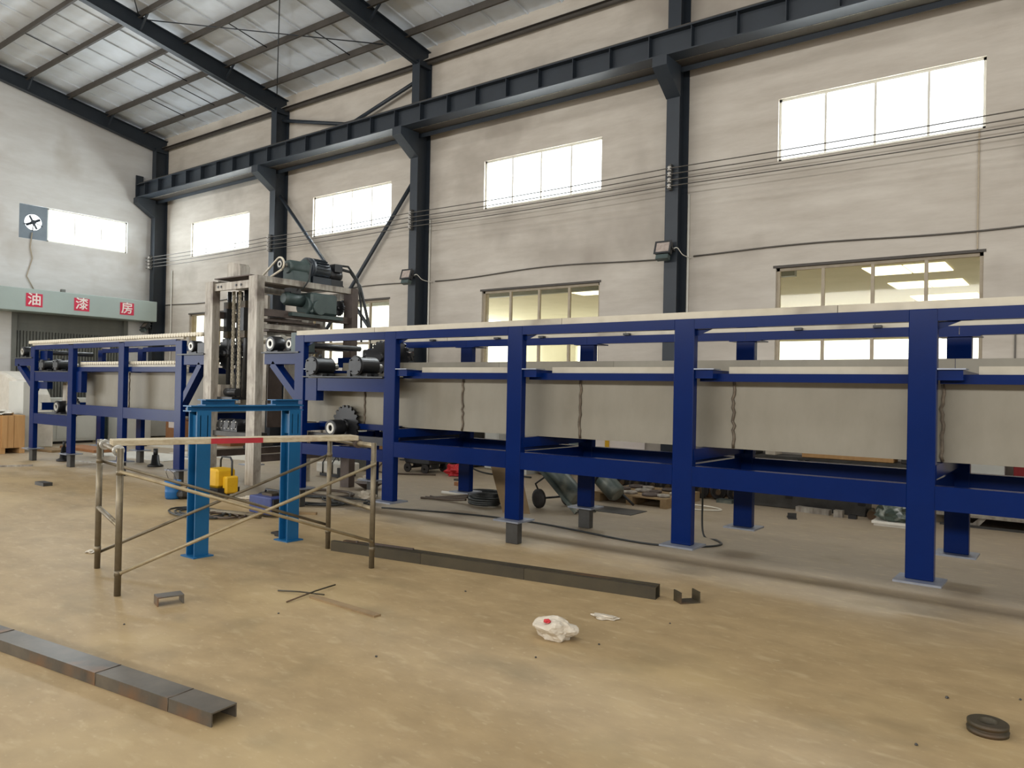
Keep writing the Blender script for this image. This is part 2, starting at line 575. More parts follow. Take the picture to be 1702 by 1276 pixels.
def window(x0, x1, z0, z1, n, fm, gl, wd=0.045, transom=None, lintel=False):
    global wn
    wn += 1
    Y = YB + 0.05
    t = thing('window_%d' % wn, (x0, Y, z0), kind='structure')
    f = MB()
    f.box(x0, x1, Y, Y + 0.06, z0, z0 + wd).box(x0, x1, Y, Y + 0.06, z1 - wd, z1)
    f.box(x0, x0 + wd, Y, Y + 0.06, z0, z1).box(x1 - wd, x1, Y, Y + 0.06, z0, z1)
    f.build('window_frame', fm, t)
    for i in range(1, n):
        x = x0 + (x1 - x0) * i / n
        B(x - wd * 0.45, x + wd * 0.45, Y + 0.002, Y + 0.055, z0, z1).build('mullion', fm, t)
    zz = [z0, z1] if transom is None else [z0, transom, z1]
    if transom:
        B(x0, x1, Y - 0.006, Y + 0.05, transom - 0.035, transom + 0.035).build('transom', fm, t)
    for i in range(n):
        for a, b in zip(zz[:-1], zz[1:]):
            xa, xb = x0 + (x1 - x0) * i / n, x0 + (x1 - x0) * (i + 1) / n
            MB().box(xa, xb, Y + 0.028, Y + 0.032, a, b).build('pane', gl, t)
    if lintel:
        B(x0 - 0.04, x1 + 0.03, YB - 0.012, YB + 0.05, z1 - 0.005, z1 + 0.035).build('lintel_angle', 'purlin', t)


for a, b in WX:
    window(a, b, *ZU, 4, 'framepale', 'glass_up', 0.04)
for a, b in WX:
    window(a, b, *ZL, 4, 'frame', 'glass_lo', 0.05, 2.62, True)
# end wall window and extractor fan
wn += 1
t = thing('window_%d' % wn, (XL, 8.95, EW[2]), kind='structure')
f = MB()
for a in ((9.05, 11.24, EW[2], EW[2] + 0.04), (9.05, 11.24, EW[3] - 0.04, EW[3]), (9.05, 9.09, *EW[2:]), (11.2, 11.24, *EW[2:])):
    f.box(XL - 0.1, XL - 0.05, *a)
f.build('window_frame', 'framepale', t)
for i in (1, 2):
    y = 9.05 + 2.19 * i / 3
    B(XL - 0.098, XL - 0.052, y - 0.016, y + 0.016, EW[2], EW[3]).build('mullion', 'framepale', t)
for i in range(3):
    B(XL - 0.077, XL - 0.073, 9.05 + 2.19 * i / 3, 9.05 + 2.19 * (i + 1) / 3, EW[2], EW[3]).build('pane', 'glass_up', t)
t = thing('extractor_fan', (XL, 8.69, EW[2]), 'grey square extractor fan plate with round opening beside end wall window', 'fan')
bm_ = MB()
N_ = 32
cyf, czf, rf = 8.69, 5.885, 0.215
sq = []
for i in range(N_):
    a = 2 * math.pi * i / N_
    c, s_ = math.cos(a), math.sin(a)
    k = 1 / max(abs(c), abs(s_))
    sq.append((cyf + 0.35 * c * k, czf + 0.46 * s_ * k))
vs = []
for xx in (XL - 0.03, XL - 0.01):
    vs += [(xx, cyf + rf * math.cos(2 * math.pi * i / N_), czf + rf * math.sin(2 * math.pi * i / N_)) for i in range(N_)]
    vs += [(xx, *q) for q in sq]
fs = []
for i in range(N_):
    j = (i + 1) % N_
    fs += [(i, j, N_ + j, N_ + i), (2 * N_ + i, 3 * N_ + i, 3 * N_ + j, 2 * N_ + j), (i, 2 * N_ + i, 2 * N_ + j, j), (N_ + i, N_ + j, 3 * N_ + j, 3 * N_ + i)]
bm_.add(vs, fs)
bm_.build('fan_plate', 'fanplate', t)
MB().cyl((XL - 0.06, cyf, czf), (XL + 0.03, cyf, czf), 0.06, 12).build('motor_hub', 'column', t)
for k in range(4):
    a = k * math.pi / 2 + 0.5
    q = MB().extr(rprof(0.07, 0.008), (XL - 0.02, cyf + 0.05 * math.cos(a), czf + 0.05 * math.sin(a)), (XL - 0.02, cyf + 0.2 * math.cos(a), czf + 0.2 * math.sin(a)), (1, 0.3, 0.3))
    q.build('fan_blade', 'column', t)
q = MB()
for a in (R(200), R(340), R(265)):
    q.extr(rprof(0.02, 0.02), (XL + 0.02, cyf, czf), (XL + 0.0, cyf + 0.24 * math.cos(a), czf + 0.24 * math.sin(a)), (1, 0, 0))
q.build('mounting_strut', 'column', t)
MB().tube([(XL + 0.015, 8.66, 5.6), (XL + 0.015, 8.62, 5.2), (XL + 0.015, 8.68, 4.9), (XL + 0.015, 8.55, 4.4), (XL + 0.015, 8.75, 4.02)], 0.014).build(
    'power_cable', 'frame', None, 'pale cable hanging below the extractor fan on the end wall', 'cable')

# roller shutter door
dr = thing('door_1', (XL, 9.7, 0), kind='structure')
for k in range(5):
    B(XL - 0.13, XL - 0.09 - 0.012 * (k % 2), DR[0] + 0.03, DR[1] - 0.03, 2.92 + 0.105 * k, 2.92 + 0.105 * k + 0.104).build('shutter_slat', 'shutter', dr)
nv = 36
for k in range(nv):
    ya = DR[0] + 0.03 + (DR[1] - DR[0] - 0.06) * k / nv
    yb = DR[0] + 0.03 + (DR[1] - DR[0] - 0.06) * (k + 1) / nv
    MB().add([(XL - 0.13, ya, z) for z in (0, 2.92)] + [(XL - 0.09, ya + 0.012, z) for z in (0, 2.92)] + [(XL - 0.09, yb - 0.03, z) for z in (0, 2.92)] + [(XL - 0.13, yb - 0.018, z) for z in (0, 2.92)] + [(XL - 0.13, yb, z) for z in (0, 2.92)],
             [(0, 1, 3, 2), (2, 3, 5, 4), (4, 5, 7, 6), (6, 7, 9, 8)]).build('door_rib', 'shutter', dr)
B(XL - 0.14, XL + 0.02, DR[0] - 0.06, DR[0] + 0.06, 0, DR[3]).build('guide_rail', 'shutter', dr)
B(XL - 0.14, XL + 0.02, DR[1] - 0.06, DR[1] + 0.06, 0, DR[3]).build('guide_rail', 'shutter', dr)
t = thing('shutter_header', (XL + 0.22, 9.0, 3.4), 'pale grey green header box with red character signs above roller shutter', 'header')
q = B(XL + 0.005, XL + 0.65, 5.2, 11.86, 3.4, 4.0)
q.build('header_box', 'fascia', t, bevel=0.012)
xs_ = XL + 0.65
for ch, ya, yb in (('油', 8.31, 8.71), ('漆', 9.51, 9.91), ('房', 10.76, 11.16)):
    s_ = B(xs_ - 0.002, xs_ + 0.008, ya, yb, 3.53, 3.88).build('sign_square', 'signred', t)
    cu = bpy.data.curves.new('character', 'FONT')
    cu.body = ch
    cu.size = 0.345
    cu.extrude = 0.002
    cu.align_x, cu.align_y = 'CENTER', 'CENTER'
    cu.materials.append(M['signwhite'])
    tmp_ = bpy.data.objects.new('tmp', cu)
    sc.collection.objects.link(tmp_)
    bpy.context.view_layer.update()
    cm = bpy.data.meshes.new_from_object(tmp_.evaluated_get(bpy.context.evaluated_depsgraph_get()))
    bpy.data.objects.remove(tmp_)
    vs_ = [v.co.copy() for v in cm.vertices]
    ps_ = [tuple(p.vertices) for p in cm.polygons]
    V_, F_ = [], []
    for dx, dy in ((0, 0), (0.006, 0), (-0.006, 0), (0, 0.006), (0, -0.006)):
        F_ += [tuple(i + len(V_) for i in p) for p in ps_]
        V_ += [(v.x + dx, v.y + dy, v.z + 0.0006 * (len(V_) // max(len(vs_), 1))) for v in vs_]
    cm = bpy.data.meshes.new('character')
    cm.from_pydata(V_, [], F_)
    cm.materials.append(M['signwhite'])
    co = bpy.data.objects.new('character', cm)
    sc.collection.objects.link(co)
    co.parent = s_
    co.rotation_euler = (R(90), 0, R(90))
    co.location = Vector((xs_ + 0.0105, (ya + yb) / 2, 3.705)) - WLOC[s_.name]
B(xs_ - 0.25, xs_ - 0.14, 9.24, 9.34, 4.0, 4.09).build('junction_box', 'shutter', None, 'small grey box standing on top of the shutter header', 'box')
B(XL - 0.09, XL - 0.085, 10.62, 10.85, 2.55, 2.77).build('paper_notice', 'signwhite', None, 'white paper notice on the roller shutter', 'notice')

# ------------------------------------------------------------------ steelwork
COLS = [(-22.84, 0.22, 'corner'), (-16.86, 0.22, 'second'), (-11.795, 0.22, 'third'), (-5.70, 0.235, 'fourth')]
where = {'corner': 'in the corner beside the end wall', 'second': 'behind the lift tower', 'third': 'carrying two floodlights, right of the lift tower',
         'fourth': 'behind the middle of the long blue conveyor'}
for x, wd, k in COLS:
    t = thing('steel_column', (x, 12.15, 0), 'dark slate steel column ' + where[k], 'column', 'wall columns')
    MB().extr(hprof(wd, 0.39, 0.014, 0.012), (x, 12.095, 0), (x, 12.095, 8.72), (0, 1, 0)).build('shaft', 'column', t)
    q = MB()
    hw = 0.13
    pf = [(11.36, 7.1), (11.36, 6.94), (11.9, 6.58), (11.9, 7.1)]
    q.add([(x + sx * hw, *p) for sx in (-1, 1) for p in pf], [(0, 1, 2, 3), (7, 6, 5, 4), (0, 4, 5, 1), (1, 5, 6, 2), (2, 6, 7, 3), (3, 7, 4, 0)])
    q.build('corbel', 'column', t)
    B(x - 0.2, x + 0.2, 11.84, 12.29, 0, 0.02).build('base_plate', 'column', t)
    # rafter of the same frame, its own thing
    r = MB()
    pts = [(11.9, 8.62), (12.28, 8.9), (12.28, zr(12.28) - 0.125), (7.2, zr(7.2) - 0.125), (YR, zr(YR) - 0.125), (YR, zr(YR) - 0.46), (7.2, zr(7.2) - 0.46)]
    r.add([(x + sx * 0.006, *p) for sx in (-1, 1) for p in pts], [tuple(range(7)), tuple(range(13, 6, -1))] + [(i, 7 + i, 7 + (i + 1) % 7, (i + 1) % 7) for i in range(7)])
    rf_ = thing('roof_rafter', (x, 12, 8.6), 'dark slate roof rafter springing from the column ' + where[k], 'rafter', 'roof rafters')
    r.build('web', 'column', rf_)
    for nm, A, dz in (('bottom_flange', [(11.9, 8.64), (7.2, zr(7.2) - 0.46), (YR, zr(YR) - 0.46)], 0.0), ('top_flange', [(12.28, zr(12.28) - 0.132), (7.2, zr(7.2) - 0.132), (YR, zr(YR) - 0.132)], 0)):
        q = MB()
        for a, b in zip(A[:-1], A[1:]):
            q.extr(rprof(wd * 0.75, 0.016), (x, *a), (x, *b), (0, 0, 1))
        q.build(nm, 'column', rf_)
    B(x - wd * 0.45, x + wd * 0.45, 11.9, 12.285, 8.6, 8.72).build('knee_plate', 'column', rf_)
    for yy in (10.5, 8.38):
        MB().extr(rprof(0.04, 0.04), (x + 0.05, yy, zr(yy) - 0.42), (x + 0.35, yy, zr(yy) - 0.15), (0, 1, 0)).build('fly_brace', 'column', rf_)

PY = [11.58, 10.5, 9.44, 8.38, 7.36, 6.3, 5.25, 4.2, 3.1, 2.0, 0.9]
names = ['nearest the long wall', 'second from the long wall', 'third from the long wall', 'fourth from the long wall', 'fifth from the long wall'] + ['%s from the long wall' % k for k in ('sixth', 'seventh', 'eighth', 'ninth', 'tenth', 'eleventh')]
for i, y in enumerate(PY):
    prf = [(-0.05, -0.11), (0.0, -0.11), (0.006, 0.052), (0.05, 0.052), (0.05, 0.06), (-0.006, 0.06), (-0.006, -0.1), (-0.05, -0.1)]
    MB().extr(prf, (XL, y, zr(y) - 0.062), (2.0, y, zr(y) - 0.062), (0, 0, 1)).build(
        'roof_purlin', 'purlin', None, 'brown roof purlin %s, running along the roof' % names[i], 'purlin', 'roof purlins')
MB().extr(cprof(-0.07, 0.1), (XL, 12.2, 8.73), (2, 12.2, 8.73)).build('eave_girt', 'purlin', None, 'brown horizontal girt along the top of the long wall', 'girt')

# roof bracing rods
RB = [((-16.9, 12.0), (-11.8, 8.4)), ((-16.9, 8.4), (-11.8, 12.0)), ((-16.9, 8.4), (-11.8, 4.9)), ((-16.9, 5.0), (-11.8, 8.4))]
rl = ['from the second column eave up toward the right', 'from the right column eave up toward the left', 'in the upper middle bay, falling to the left', 'in the upper middle bay, falling to the right']
for (a, b), l in zip(RB, rl):
    MB().tube([(a[0], a[1], zr(a[1]) - 0.16), (b[0], b[1], zr(b[1]) - 0.16)], 0.012, 6).build('bracing_rod', 'column', None, 'thin steel roof bracing rod ' + l, 'rod', 'roof bracing rods')
for x, ya, yb, l in ((-20.6, 11.58, 10.5, 'lowest gap of the corner bay'), (-19.1, 11.58, 10.5, 'lowest corner gap, nearer the second rafter'), (-18.6, 10.5, 9.44, 'second gap of the corner bay'),
                     (-20.4, 8.38, 7.36, 'upper gap of the corner bay'), (-15.2, 10.5, 9.44, 'second gap right of the second rafter'), (-13.6, 11.58, 10.5, 'lowest gap left of the third rafter')):
    MB().tube([(x, ya, zr(ya) - 0.09), (x, yb, zr(yb) - 0.09)], 0.012, 6).build('sag_rod', 'column', None, 'short sag rod tying two purlins in the ' + l, 'rod', 'sag rods')

# crane runway
t = thing('crane_runway_beam', (-10, 11.53, 7.0), 'long dark slate crane runway beam on corbels along the wall', 'beam')
MB().extr(rprof(0.012, 0.38), (XL + 0.1, 11.53, 7.305), (2, 11.53, 7.305)).build('web', 'column', t)
B(XL + 0.1, 2, 11.38, 11.68, 7.10, 7.122).build('bottom_flange', 'column', t)
B(XL + 0.1, 2, 11.72, 12.0, 7.12, 7.135).build('surge_plate', 'purlin', t)
B(XL + 0.1, 2, 12.0, 12.015, 7.03, 7.135).build('surge_gap_shade', 'column', t)  # dark strip standing in for the shade between surge plate and wall
B(XL + 0.1, 2, 11.715, 11.722, 7.11, 7.15).build('surge_plate_edge', 'worn', t)
B(XL + 0.1, 2, 11.40, 11.66, 7.49, 7.512).build('top_flange', 'column', t)
B(XL + 0.1, 2, 11.50, 11.56, 7.512, 7.58).build('crane_rail', 'purlin', t)
st = B(XL + 0.62, XL + 0.632, 11.41, 11.65, 7.122, 7.49).build('stiffener', 'column', t)
for k in range(1, 32):
    dup_part(st, (0.75 * k, 0, 0))
B(XL + 0.06, XL + 0.1, 11.42, 11.64, 6.9, 7.8).build('end_stop', 'column', t)

# braces in the second bay
for nm, a, b, l in (('cross_brace', (-16.75, 12.06, 6.45), (-11.95, 12.06, 1.6), 'dark pipe brace falling to the right behind the lift tower'),
                    ('cross_brace', (-11.95, 12.17, 6.3), (-16.75, 12.17, 0.95), 'dark pipe brace falling to the left from the floodlight column'),
                    ('upper_brace', (-11.94, 12.1, 8.36), (-14.15, 12.1, 7.82), 'dark upper brace above the crane beam, right half of the V'),
                    ('upper_brace', (-16.75, 12.1, 8.42), (-14.15, 12.1, 7.82), 'dark upper brace above the crane beam, left half of the V')):
    MB().cyl(a, b, 0.045, 10).build(nm, 'column', None, l, 'brace')
B(-14.4, -13.9, 12.08, 12.12, 7.7, 7.9).build('gusset_plate', 'column', None, 'dark gusset plate joining the two upper braces', 'plate')

# electric wires with insulators
for i, z in enumerate((5.36, 5.26, 5.16, 5.06)):
    P = []
    xs = [-23.0, -22.6, -16.92, -11.8, -5.72, 1.5]
    for a, b in zip(xs[:-1], xs[1:]):
        n = 6
        P += [(a + (b - a) * k / n, 11.79, z - 0.03 * math.sin(math.pi * k / n)) for k in range(n)]
    P.append((xs[-1], 11.79, z))
    MB().tube(P, 0.009, 6).build('electric_wire', 'wirem', None, '%s of the four bare wires strung along the long wall' % ['topmost', 'second from top', 'third from top', 'lowest'][i], 'wire', 'wires along the wall')
for x, wd, k in COLS:
    t = thing('insulator_rack', (x, 11.9, 5.0), 'small wire insulator rack on the column ' + where[k], 'insulator', 'insulator racks')
    B(x - 0.02, x + 0.02, 11.82, 11.9, 5.0, 5.44).build('bracket', 'stub', t)
    for z in (5.36, 5.26, 5.16, 5.06):
        MB().lathe((x, 11.8, z - 0.04), (0, 0, 1), [(0, 0), (0.03, 0), (0.034, 0.02), (0.02, 0.035), (0.034, 0.05), (0.026, 0.075), (0, 0.075)], 10).build('insulator', 'porcelain', t)

# wall conduit
P = []
for i in range(100):
    x = -22.7 + i * 0.25
    P.append((x, 12.28, 3.95 + 0.03 * math.sin(x * 1.3) + 0.02 * math.sin(x * 0.6)))
MB().tube([p for p in P if p[0] < -16.9], 0.014, 6).build('wall_cable', 'wirem', None, 'brown cable along the wall left of the second column', 'cable')
MB().tube([p for p in P if -16.8 < p[0] < -11.9], 0.014, 6).build('wall_cable', 'wirem', None, 'brown cable along the wall behind the lift tower', 'cable')
MB().tube([p for p in P if -11.7 < p[0] < -5.8], 0.014, 6).build('wall_cable', 'wirem', None, 'brown cable along the wall above the middle lower window', 'cable')
MB().tube([p for p in P if -5.6 < p[0]], 0.014, 6).build('wall_cable', 'wirem', None, 'brown cable along the wall above the right lower window', 'cable')
B(-1.285, -1.265, 12.28, 12.3, 3.66, 5.32).build('conduit_pipe', 'frame', None, 'thin vertical conduit between the two right hand windows', 'conduit')
B(-0.83, -0.81, 12.28, 12.3, 1.2, 2.6).build('conduit_pipe', 'wirem', None, 'thin vertical conduit low on the wall at the right edge', 'conduit')
for x, z0, z1, l in ((-11.63, 0.2, 5.3, 'beside the floodlight column'), (-5.55, 0.2, 5.0, 'beside the fourth column'), (-22.35, 0.2, 5.0, 'beside the corner column')):
    MB().cyl((x, 12.27, z0), (x, 12.27, z1), 0.02, 8).build('conduit_pipe', 'framepale', None, 'pale vertical conduit ' + l, 'conduit')


def smooth_path(pts, n=8):
    P = []
    Q = [Vector(p) for p in pts]
    Q = [Q[0]] + Q + [Q[-1]]
    for i in range(1, len(Q) - 2):
        for k in range(n):
            t_ = k / n
            a, b, c, d_ = Q[i - 1], Q[i], Q[i + 1], Q[i + 2]
            P.append(0.5 * ((2 * b) + (c - a) * t_ + (2 * a - 5 * b + 4 * c - d_) * t_ ** 2 + (3 * b - a - 3 * c + d_) * t_ ** 3))
    P.append(Q[-2])
    return P


def flood(x, y, z, label, tilt=20, s=1.0, yaw=0):
    t = thing('floodlight', (x, y, z), label, 'lamp', 'floodlights')
    rm = Matrix.Rotation(R(yaw), 3, 'Z') @ Matrix.Rotation(R(-tilt), 3, 'X')

    def tf(mb):
        for i, v in enumerate(mb.v):
            mb.v[i] = rm @ (v * s) + Vector((x, y, z))
        return mb
    tf(B(-0.14, 0.14, -0.02, 0.07, -0.11, 0.11)).build('housing', 'iron', t, bevel=0.008)
    f_ = MB()
    f_.box(-0.15, 0.15, -0.035, -0.018, 0.085, 0.115).box(-0.15, 0.15, -0.035, -0.018, -0.115, -0.085).box(-0.15, -0.12, -0.035, -0.018, -0.085, 0.085).box(0.12, 0.15, -0.035, -0.018, -0.085, 0.085)
    tf(f_).build('bezel', 'iron', t)
    tf(B(-0.12, 0.12, -0.028, -0.021, -0.085, 0.085)).build('lamp_glass', 'lampface', t)
    tf(B(-0.11, 0.11, -0.01, 0.09, -0.2, -0.12)).build('ballast_box', 'motor', t)
    q = MB().box(-0.16, -0.15, -0.0, 0.13, -0.02, 0.02).box(0.15, 0.16, 0, 0.13, -0.02, 0.02).box(-0.16, 0.16, 0.12, 0.13, -0.02, 0.02)
    tf(q).build('bracket', 'iron', t)
    if z > 3.5:
        MB().tube(smooth_path([(x + 0.1, y + 0.06, z - 0.05), (x + 0.2, y + 0.1, z), (x + 0.24, y + 0.25, z - 0.1), (x + 0.28, 12.26, z - 0.12)]), 0.008, 6).build('lamp_cable', 'framepale', t)


flood(-11.8, 11.75, 4.02, 'floodlight on the third column, upper of the two', 18)
flood(-5.76, 11.75, 4.02, 'floodlight on the fourth column above the blue conveyor', 18)
flood(-11.74, 11.72, 2.28, 'floodlight low on the third column, behind the conveyor rails', 55)
flood(-22.84, 11.74, 3.3, 'floodlight under the right end of the shutter header', 40)

# next hall seen through the lower windows
B(XL - 0.3, XR_, 12.56, 32, 4.95, 5.1).build('ceiling_next_hall', 'yellowgreen', kind='structure')
wall_grid('wall_next_hall', 'yellowgreen', sorted([XL, XR_, -20, -13, -11, 4]), [0, 1.9, 3.75, 5.0], [(-20, -13, 1.9, 3.75), (-11, 4, 1.9, 3.75)], lambda u, z, k: (u, 31.5 + 0.2 * k, z))
for x0 in (-14.25, -4.82):
    for y0, y1 in ((21.45, 22.9), (24.65, 26.1), (28.15, 29.8)):
        t = thing('trim_skylight', (x0, y0, 4.93), kind='structure')
        for k in (0, 1):
            B(x0 + 0.98 * k, x0 + 0.98 * k + 0.93, y0, y1, 4.925, 4.945).build('skylight_panel', 'skypanel', t)
B(XL, -6.2, 20.3, 20.5, 4.7, 4.95).build('trim_hall_beam', 'shutter', kind='structure')

# ------------------------------------------------------------------ conveyors
FY, RY = 6.33, 7.62          # front faces of the front and rear leg rows


def leg(parent, x, y, ztop, z0=0.25, stub=True, plate=True):
    o = B(x - 0.095, x + 0.095, y, y + 0.085, z0, ztop).build('leg', 'blue', parent, bevel=0.006)
    B(x - 0.16, x + 0.16, y - 0.1, y + 0.19, z0 - 0.016, z0).build('base_plate', 'plate', o)
    if stub:
        B(x - 0.075, x + 0.075, y + 0.005, y + 0.09, 0, z0 - 0.016).build('stub_foot', 'stub', o, bevel=0.004)
    return o


def chan(parent, nm, x0, x1, y, z0, z1, inward=1, mtl='blue', wd=0.08):
    # web flush with y, flanges to +y (inward=1) or -y
    h = z1 - z0
    return MB().extr([(inward * u, v) for u, v in cprof(wd, h, 0.009)], (x0, y, (z0 + z1) / 2), (x1, y, (z0 + z1) / 2), (0, 0, 1)).build(nm, mtl, parent)


def bearing(parent, x, y, z, r=0.1, nm='bearing_housing', depth=0.2):
    o = MB().lathe((x, y + depth, z), (0, -1, 0), [(0, 0), (r * 0.8, 0), (r, 0.03), (r, depth - 0.02), (r * 0.92, depth), (r * 0.72, depth), (r * 0.72, depth - 0.03), (0, depth - 0.03)], 22).build(nm, 'black', parent)
    MB().lathe((x, y + 0.02, z), (0, -1, 0), [(r * 0.38, 0), (r * 0.66, 0), (r * 0.66, 0.02), (r * 0.38, 0.02), (r * 0.38, 0)], 22).build('retaining_ring', 'bright', o)
    q = MB().box(x - r * 1.25, x + r * 1.25, y + 0.03, y + depth - 0.02, z - r * 1.22, z - r * 0.9)
    q.box(x - r * 0.6, x + r * 0.6, y + 0.04, y + depth - 0.03, z - r * 1.1, z - r * 0.5)
    q.build('foot', 'iron', o)
    return o


def cylinder_unit(parent, x, y, z, r=0.125, ln=0.3):
    """black closed drum with bolted end cover on two feet"""
    o = MB().lathe((x, y + ln, z), (0, -1, 0), [(0, 0), (r * 0.9, 0), (r * 0.9, ln * 0.94), (r, ln * 0.94), (r, ln), (0, ln)], 26).build('drum_housing', 'black', parent)
    MB().lathe((x, y - 0.0, z), (0, -1, 0), [(0, 0), (r * 0.93, 0), (r * 0.93, 0.012), (r * 0.88, 0.016), (0, 0.016)], 26).build('end_cover', 'iron', o)
    q = MB()
    for k in range(4):
        a = math.pi / 4 + k * math.pi / 2
        q.cyl((x + r * 0.78 * math.cos(a), y - 0.016, z + r * 0.78 * math.sin(a)), (x + r * 0.78 * math.cos(a), y - 0.032, z + r * 0.78 * math.sin(a)), 0.011, 6)
    q.build('cover_bolt', 'black', o)
    q = MB()
    for yy in (y + 0.06, y + ln - 0.12):
        q.box(x - r * 1.15, x + r * 1.15, yy, yy + 0.07, z - r - 0.015, z - r * 0.72)
    q.build('foot', 'iron', o)
    MB().cyl((x, y + ln * 0.45, z + r * 0.85), (x, y + ln * 0.45, z + r * 1.22), 0.02, 8).build('breather_plug', 'iron', o)
    MB().cyl((x, y + ln, z), (x, y + ln + 0.12, z), 0.035, 12).build('shaft', 'bright', o)
    return o


def sprocket(parent, x, y, z, r, teeth=18, wd=0.03, m_='black'):
    o = MB().gear((x, y, z), (0, -1, 0), r, teeth, wd, r * 0.12).build('sprocket', m_, parent)
    MB().cyl((x, y - 0.06, z), (x, y + 0.06, z), r * 0.28, 16).build('hub', m_, o)
    return o


def weld(parent, x, y, z0, z1):
    P = []
    z = z0
    while z < z1:
        P.append((x + random.uniform(-0.012, 0.012), y - 0.003, z))
        z += 0.04
    P.append((x, y - 0.004, z1))
    MB().tube(P, 0.014, 6).build('weld_seam', 'weld', parent)


def arm(parent, xin, xout, brace_z):
    """bracket arm on the end leg with brace, carrying bearings"""
    sgn = 1 if xout > xin else -1
    a, b = min(xin, xout), max(xin, xout)
    B(a, b, FY + 0.02, FY + 0.14, 1.87, 2.02).build('bracket_arm', 'blue', parent, bevel=0.004)
    B(a - 0.02, b + 0.0, FY - 0.02, FY + 0.3, 2.02, 2.04).build('arm_plate', 'iron', parent)
    MB().extr(rprof(0.12, 0.1), (xin, FY + 0.08, brace_z), (xout - sgn * 0.16, FY + 0.08, 1.88), (0, 0, 1)).build('arm_brace', 'blue', parent)
    # rear arm the same
    B(a, b, RY + 0.02, RY + 0.14, 1.87, 2.02).build('bracket_arm', 'blue', parent)
    MB().extr(rprof(0.12, 0.1), (xin, RY + 0.08, brace_z), (xout - sgn * 0.16, RY + 0.08, 1.88), (0, 0, 1)).build('arm_brace', 'blue', parent)


# ---- long right conveyor
cv = thing('conveyor', (-3.8, 7.0, 0), 'long deep blue conveyor frame with steel trough, running off to the right', 'conveyor')
LX = [-8.31, -6.61, -4.765, -2.885, -0.995, 0.88]
for i, x in enumerate(LX):
    leg(cv, x, FY, 2.25, stub=i in (0, 2, 5))
    o = leg(cv, x + 0.08 if i else x, RY, 2.128, stub=i in (0, 2, 5))
    B(x - 0.08, x + 0.24, RY - 0.03, RY + 0.22, 2.128, 2.14).build('cap_plate', 'blue', o)
for i in range(5):
    a, b = LX[i] + 0.095, LX[i + 1] - 0.095
    chan(cv, 'top_rail', a, b, FY + 0.004, 2.16, 2.25)
    chan(cv, 'top_rail', LX[i] + 0.08, LX[i + 1] + 0.077, RY + 0.004, 2.141, 2.225)
    if i:
        chan(cv, 'bottom_rail', a, b, FY + 0.004, 0.775, 0.95, wd=0.1)
    else:
        chan(cv, 'bottom_rail', a, b, FY + 0.004, 0.70, 0.84, wd=0.1)
    chan(cv, 'bottom_rail', a + 0.08, b + 0.08, RY + 0.004, 0.775, 0.95, wd=0.1)
for i, x in enumerate(LX):
    MB().extr(cprof(0.07, 0.17, 0.009), (x + 0.03, FY + 0.19, 0.865), (x + 0.06, RY, 0.865), (0, 0, 1)).build('cross_beam', 'blue', cv)
    MB().extr(cprof(0.07, 0.1, 0.008), (x + 0.1, FY + 0.03, 1.05), (x + 0.1, RY + 0.1, 1.05), (0, 0, 1)).build('trough_bearer', 'blue', cv)
    B(x + 0.096, x + 0.26, FY + 0.03, RY + 0.1, 1.725, 1.80).build('middle_cross_beam', 'blue', cv)
    B(x + 0.096, x + 0.28, FY + 0.0, FY + 0.16, 1.802, 1.812).build('seat_plate', 'plate', cv)
    q = MB().add([(x + a_, y, z) for y in (FY + 0.05, FY + 0.06) for a_, z in ((0.096, 2.158), (0.24, 2.158), (0.096, 2.10))], [(0, 1, 2), (5, 4, 3), (0, 3, 4, 1), (1, 4, 5, 2), (2, 5, 3, 0)])
    q.build('gusset', 'blue', cv)
# pale strip along the top, in lengths
for a, b in ((-8.4, -6.9), (-6.9, -4.2), (-4.2, -1.6), (-1.6, 0.97)):
    B(a + 0.003, b - 0.003, FY + 0.02, FY + 0.05, 2.252, 2.312).build('chain_guide', 'strip', cv)
    B(a + 0.003, b - 0.003, RY + 0.04, RY + 0.07, 2.226, 2.286).build('chain_guide', 'strip', cv)
# middle track
for i in range(5):
    a, b = LX[i] + 0.1, LX[i + 1] - 0.1
    if i:
        B(a + 0.24, b, FY + 0.2, FY + 0.23, 1.772, 1.832).build('track_strip', 'strip', cv)
        B(a, b, FY + 0.13, FY + 0.23, 1.70, 1.77).build('track_angle', 'blue', cv)
    B(a, b, RY - 0.1, RY, 1.70, 1.77).build('track_angle', 'blue', cv)
    for k in (0.3, 0.72):
        xx = a + (b - a) * k
        B(xx - 0.035, xx + 0.035, RY - 0.03, RY + 0.03, 2.226, 2.25).build('splice_clip', 'iron', cv)
# trough panels with weld seams
TX = [-8.6, -7.38, -5.74, -4.155, -2.545, -0.905, 0.95]
TY = 6.66
for a, b in zip(TX[:-1], TX[1:]):
    B(a + 0.002, b - 0.002, TY, TY + 0.008, 1.105, 1.76).build('trough_panel', 'trough', cv)
    B(a + 0.002, b - 0.002, 7.32, 7.328, 1.105, 1.925).build('trough_panel', 'trough', cv)
B(TX[0], TX[-1], TY + 0.01, 7.318, 1.105, 1.115).build('trough_bottom', 'trough', cv)
for x in TX[1:-1]:
    weld(cv, x, TY, 1.11, 1.70)
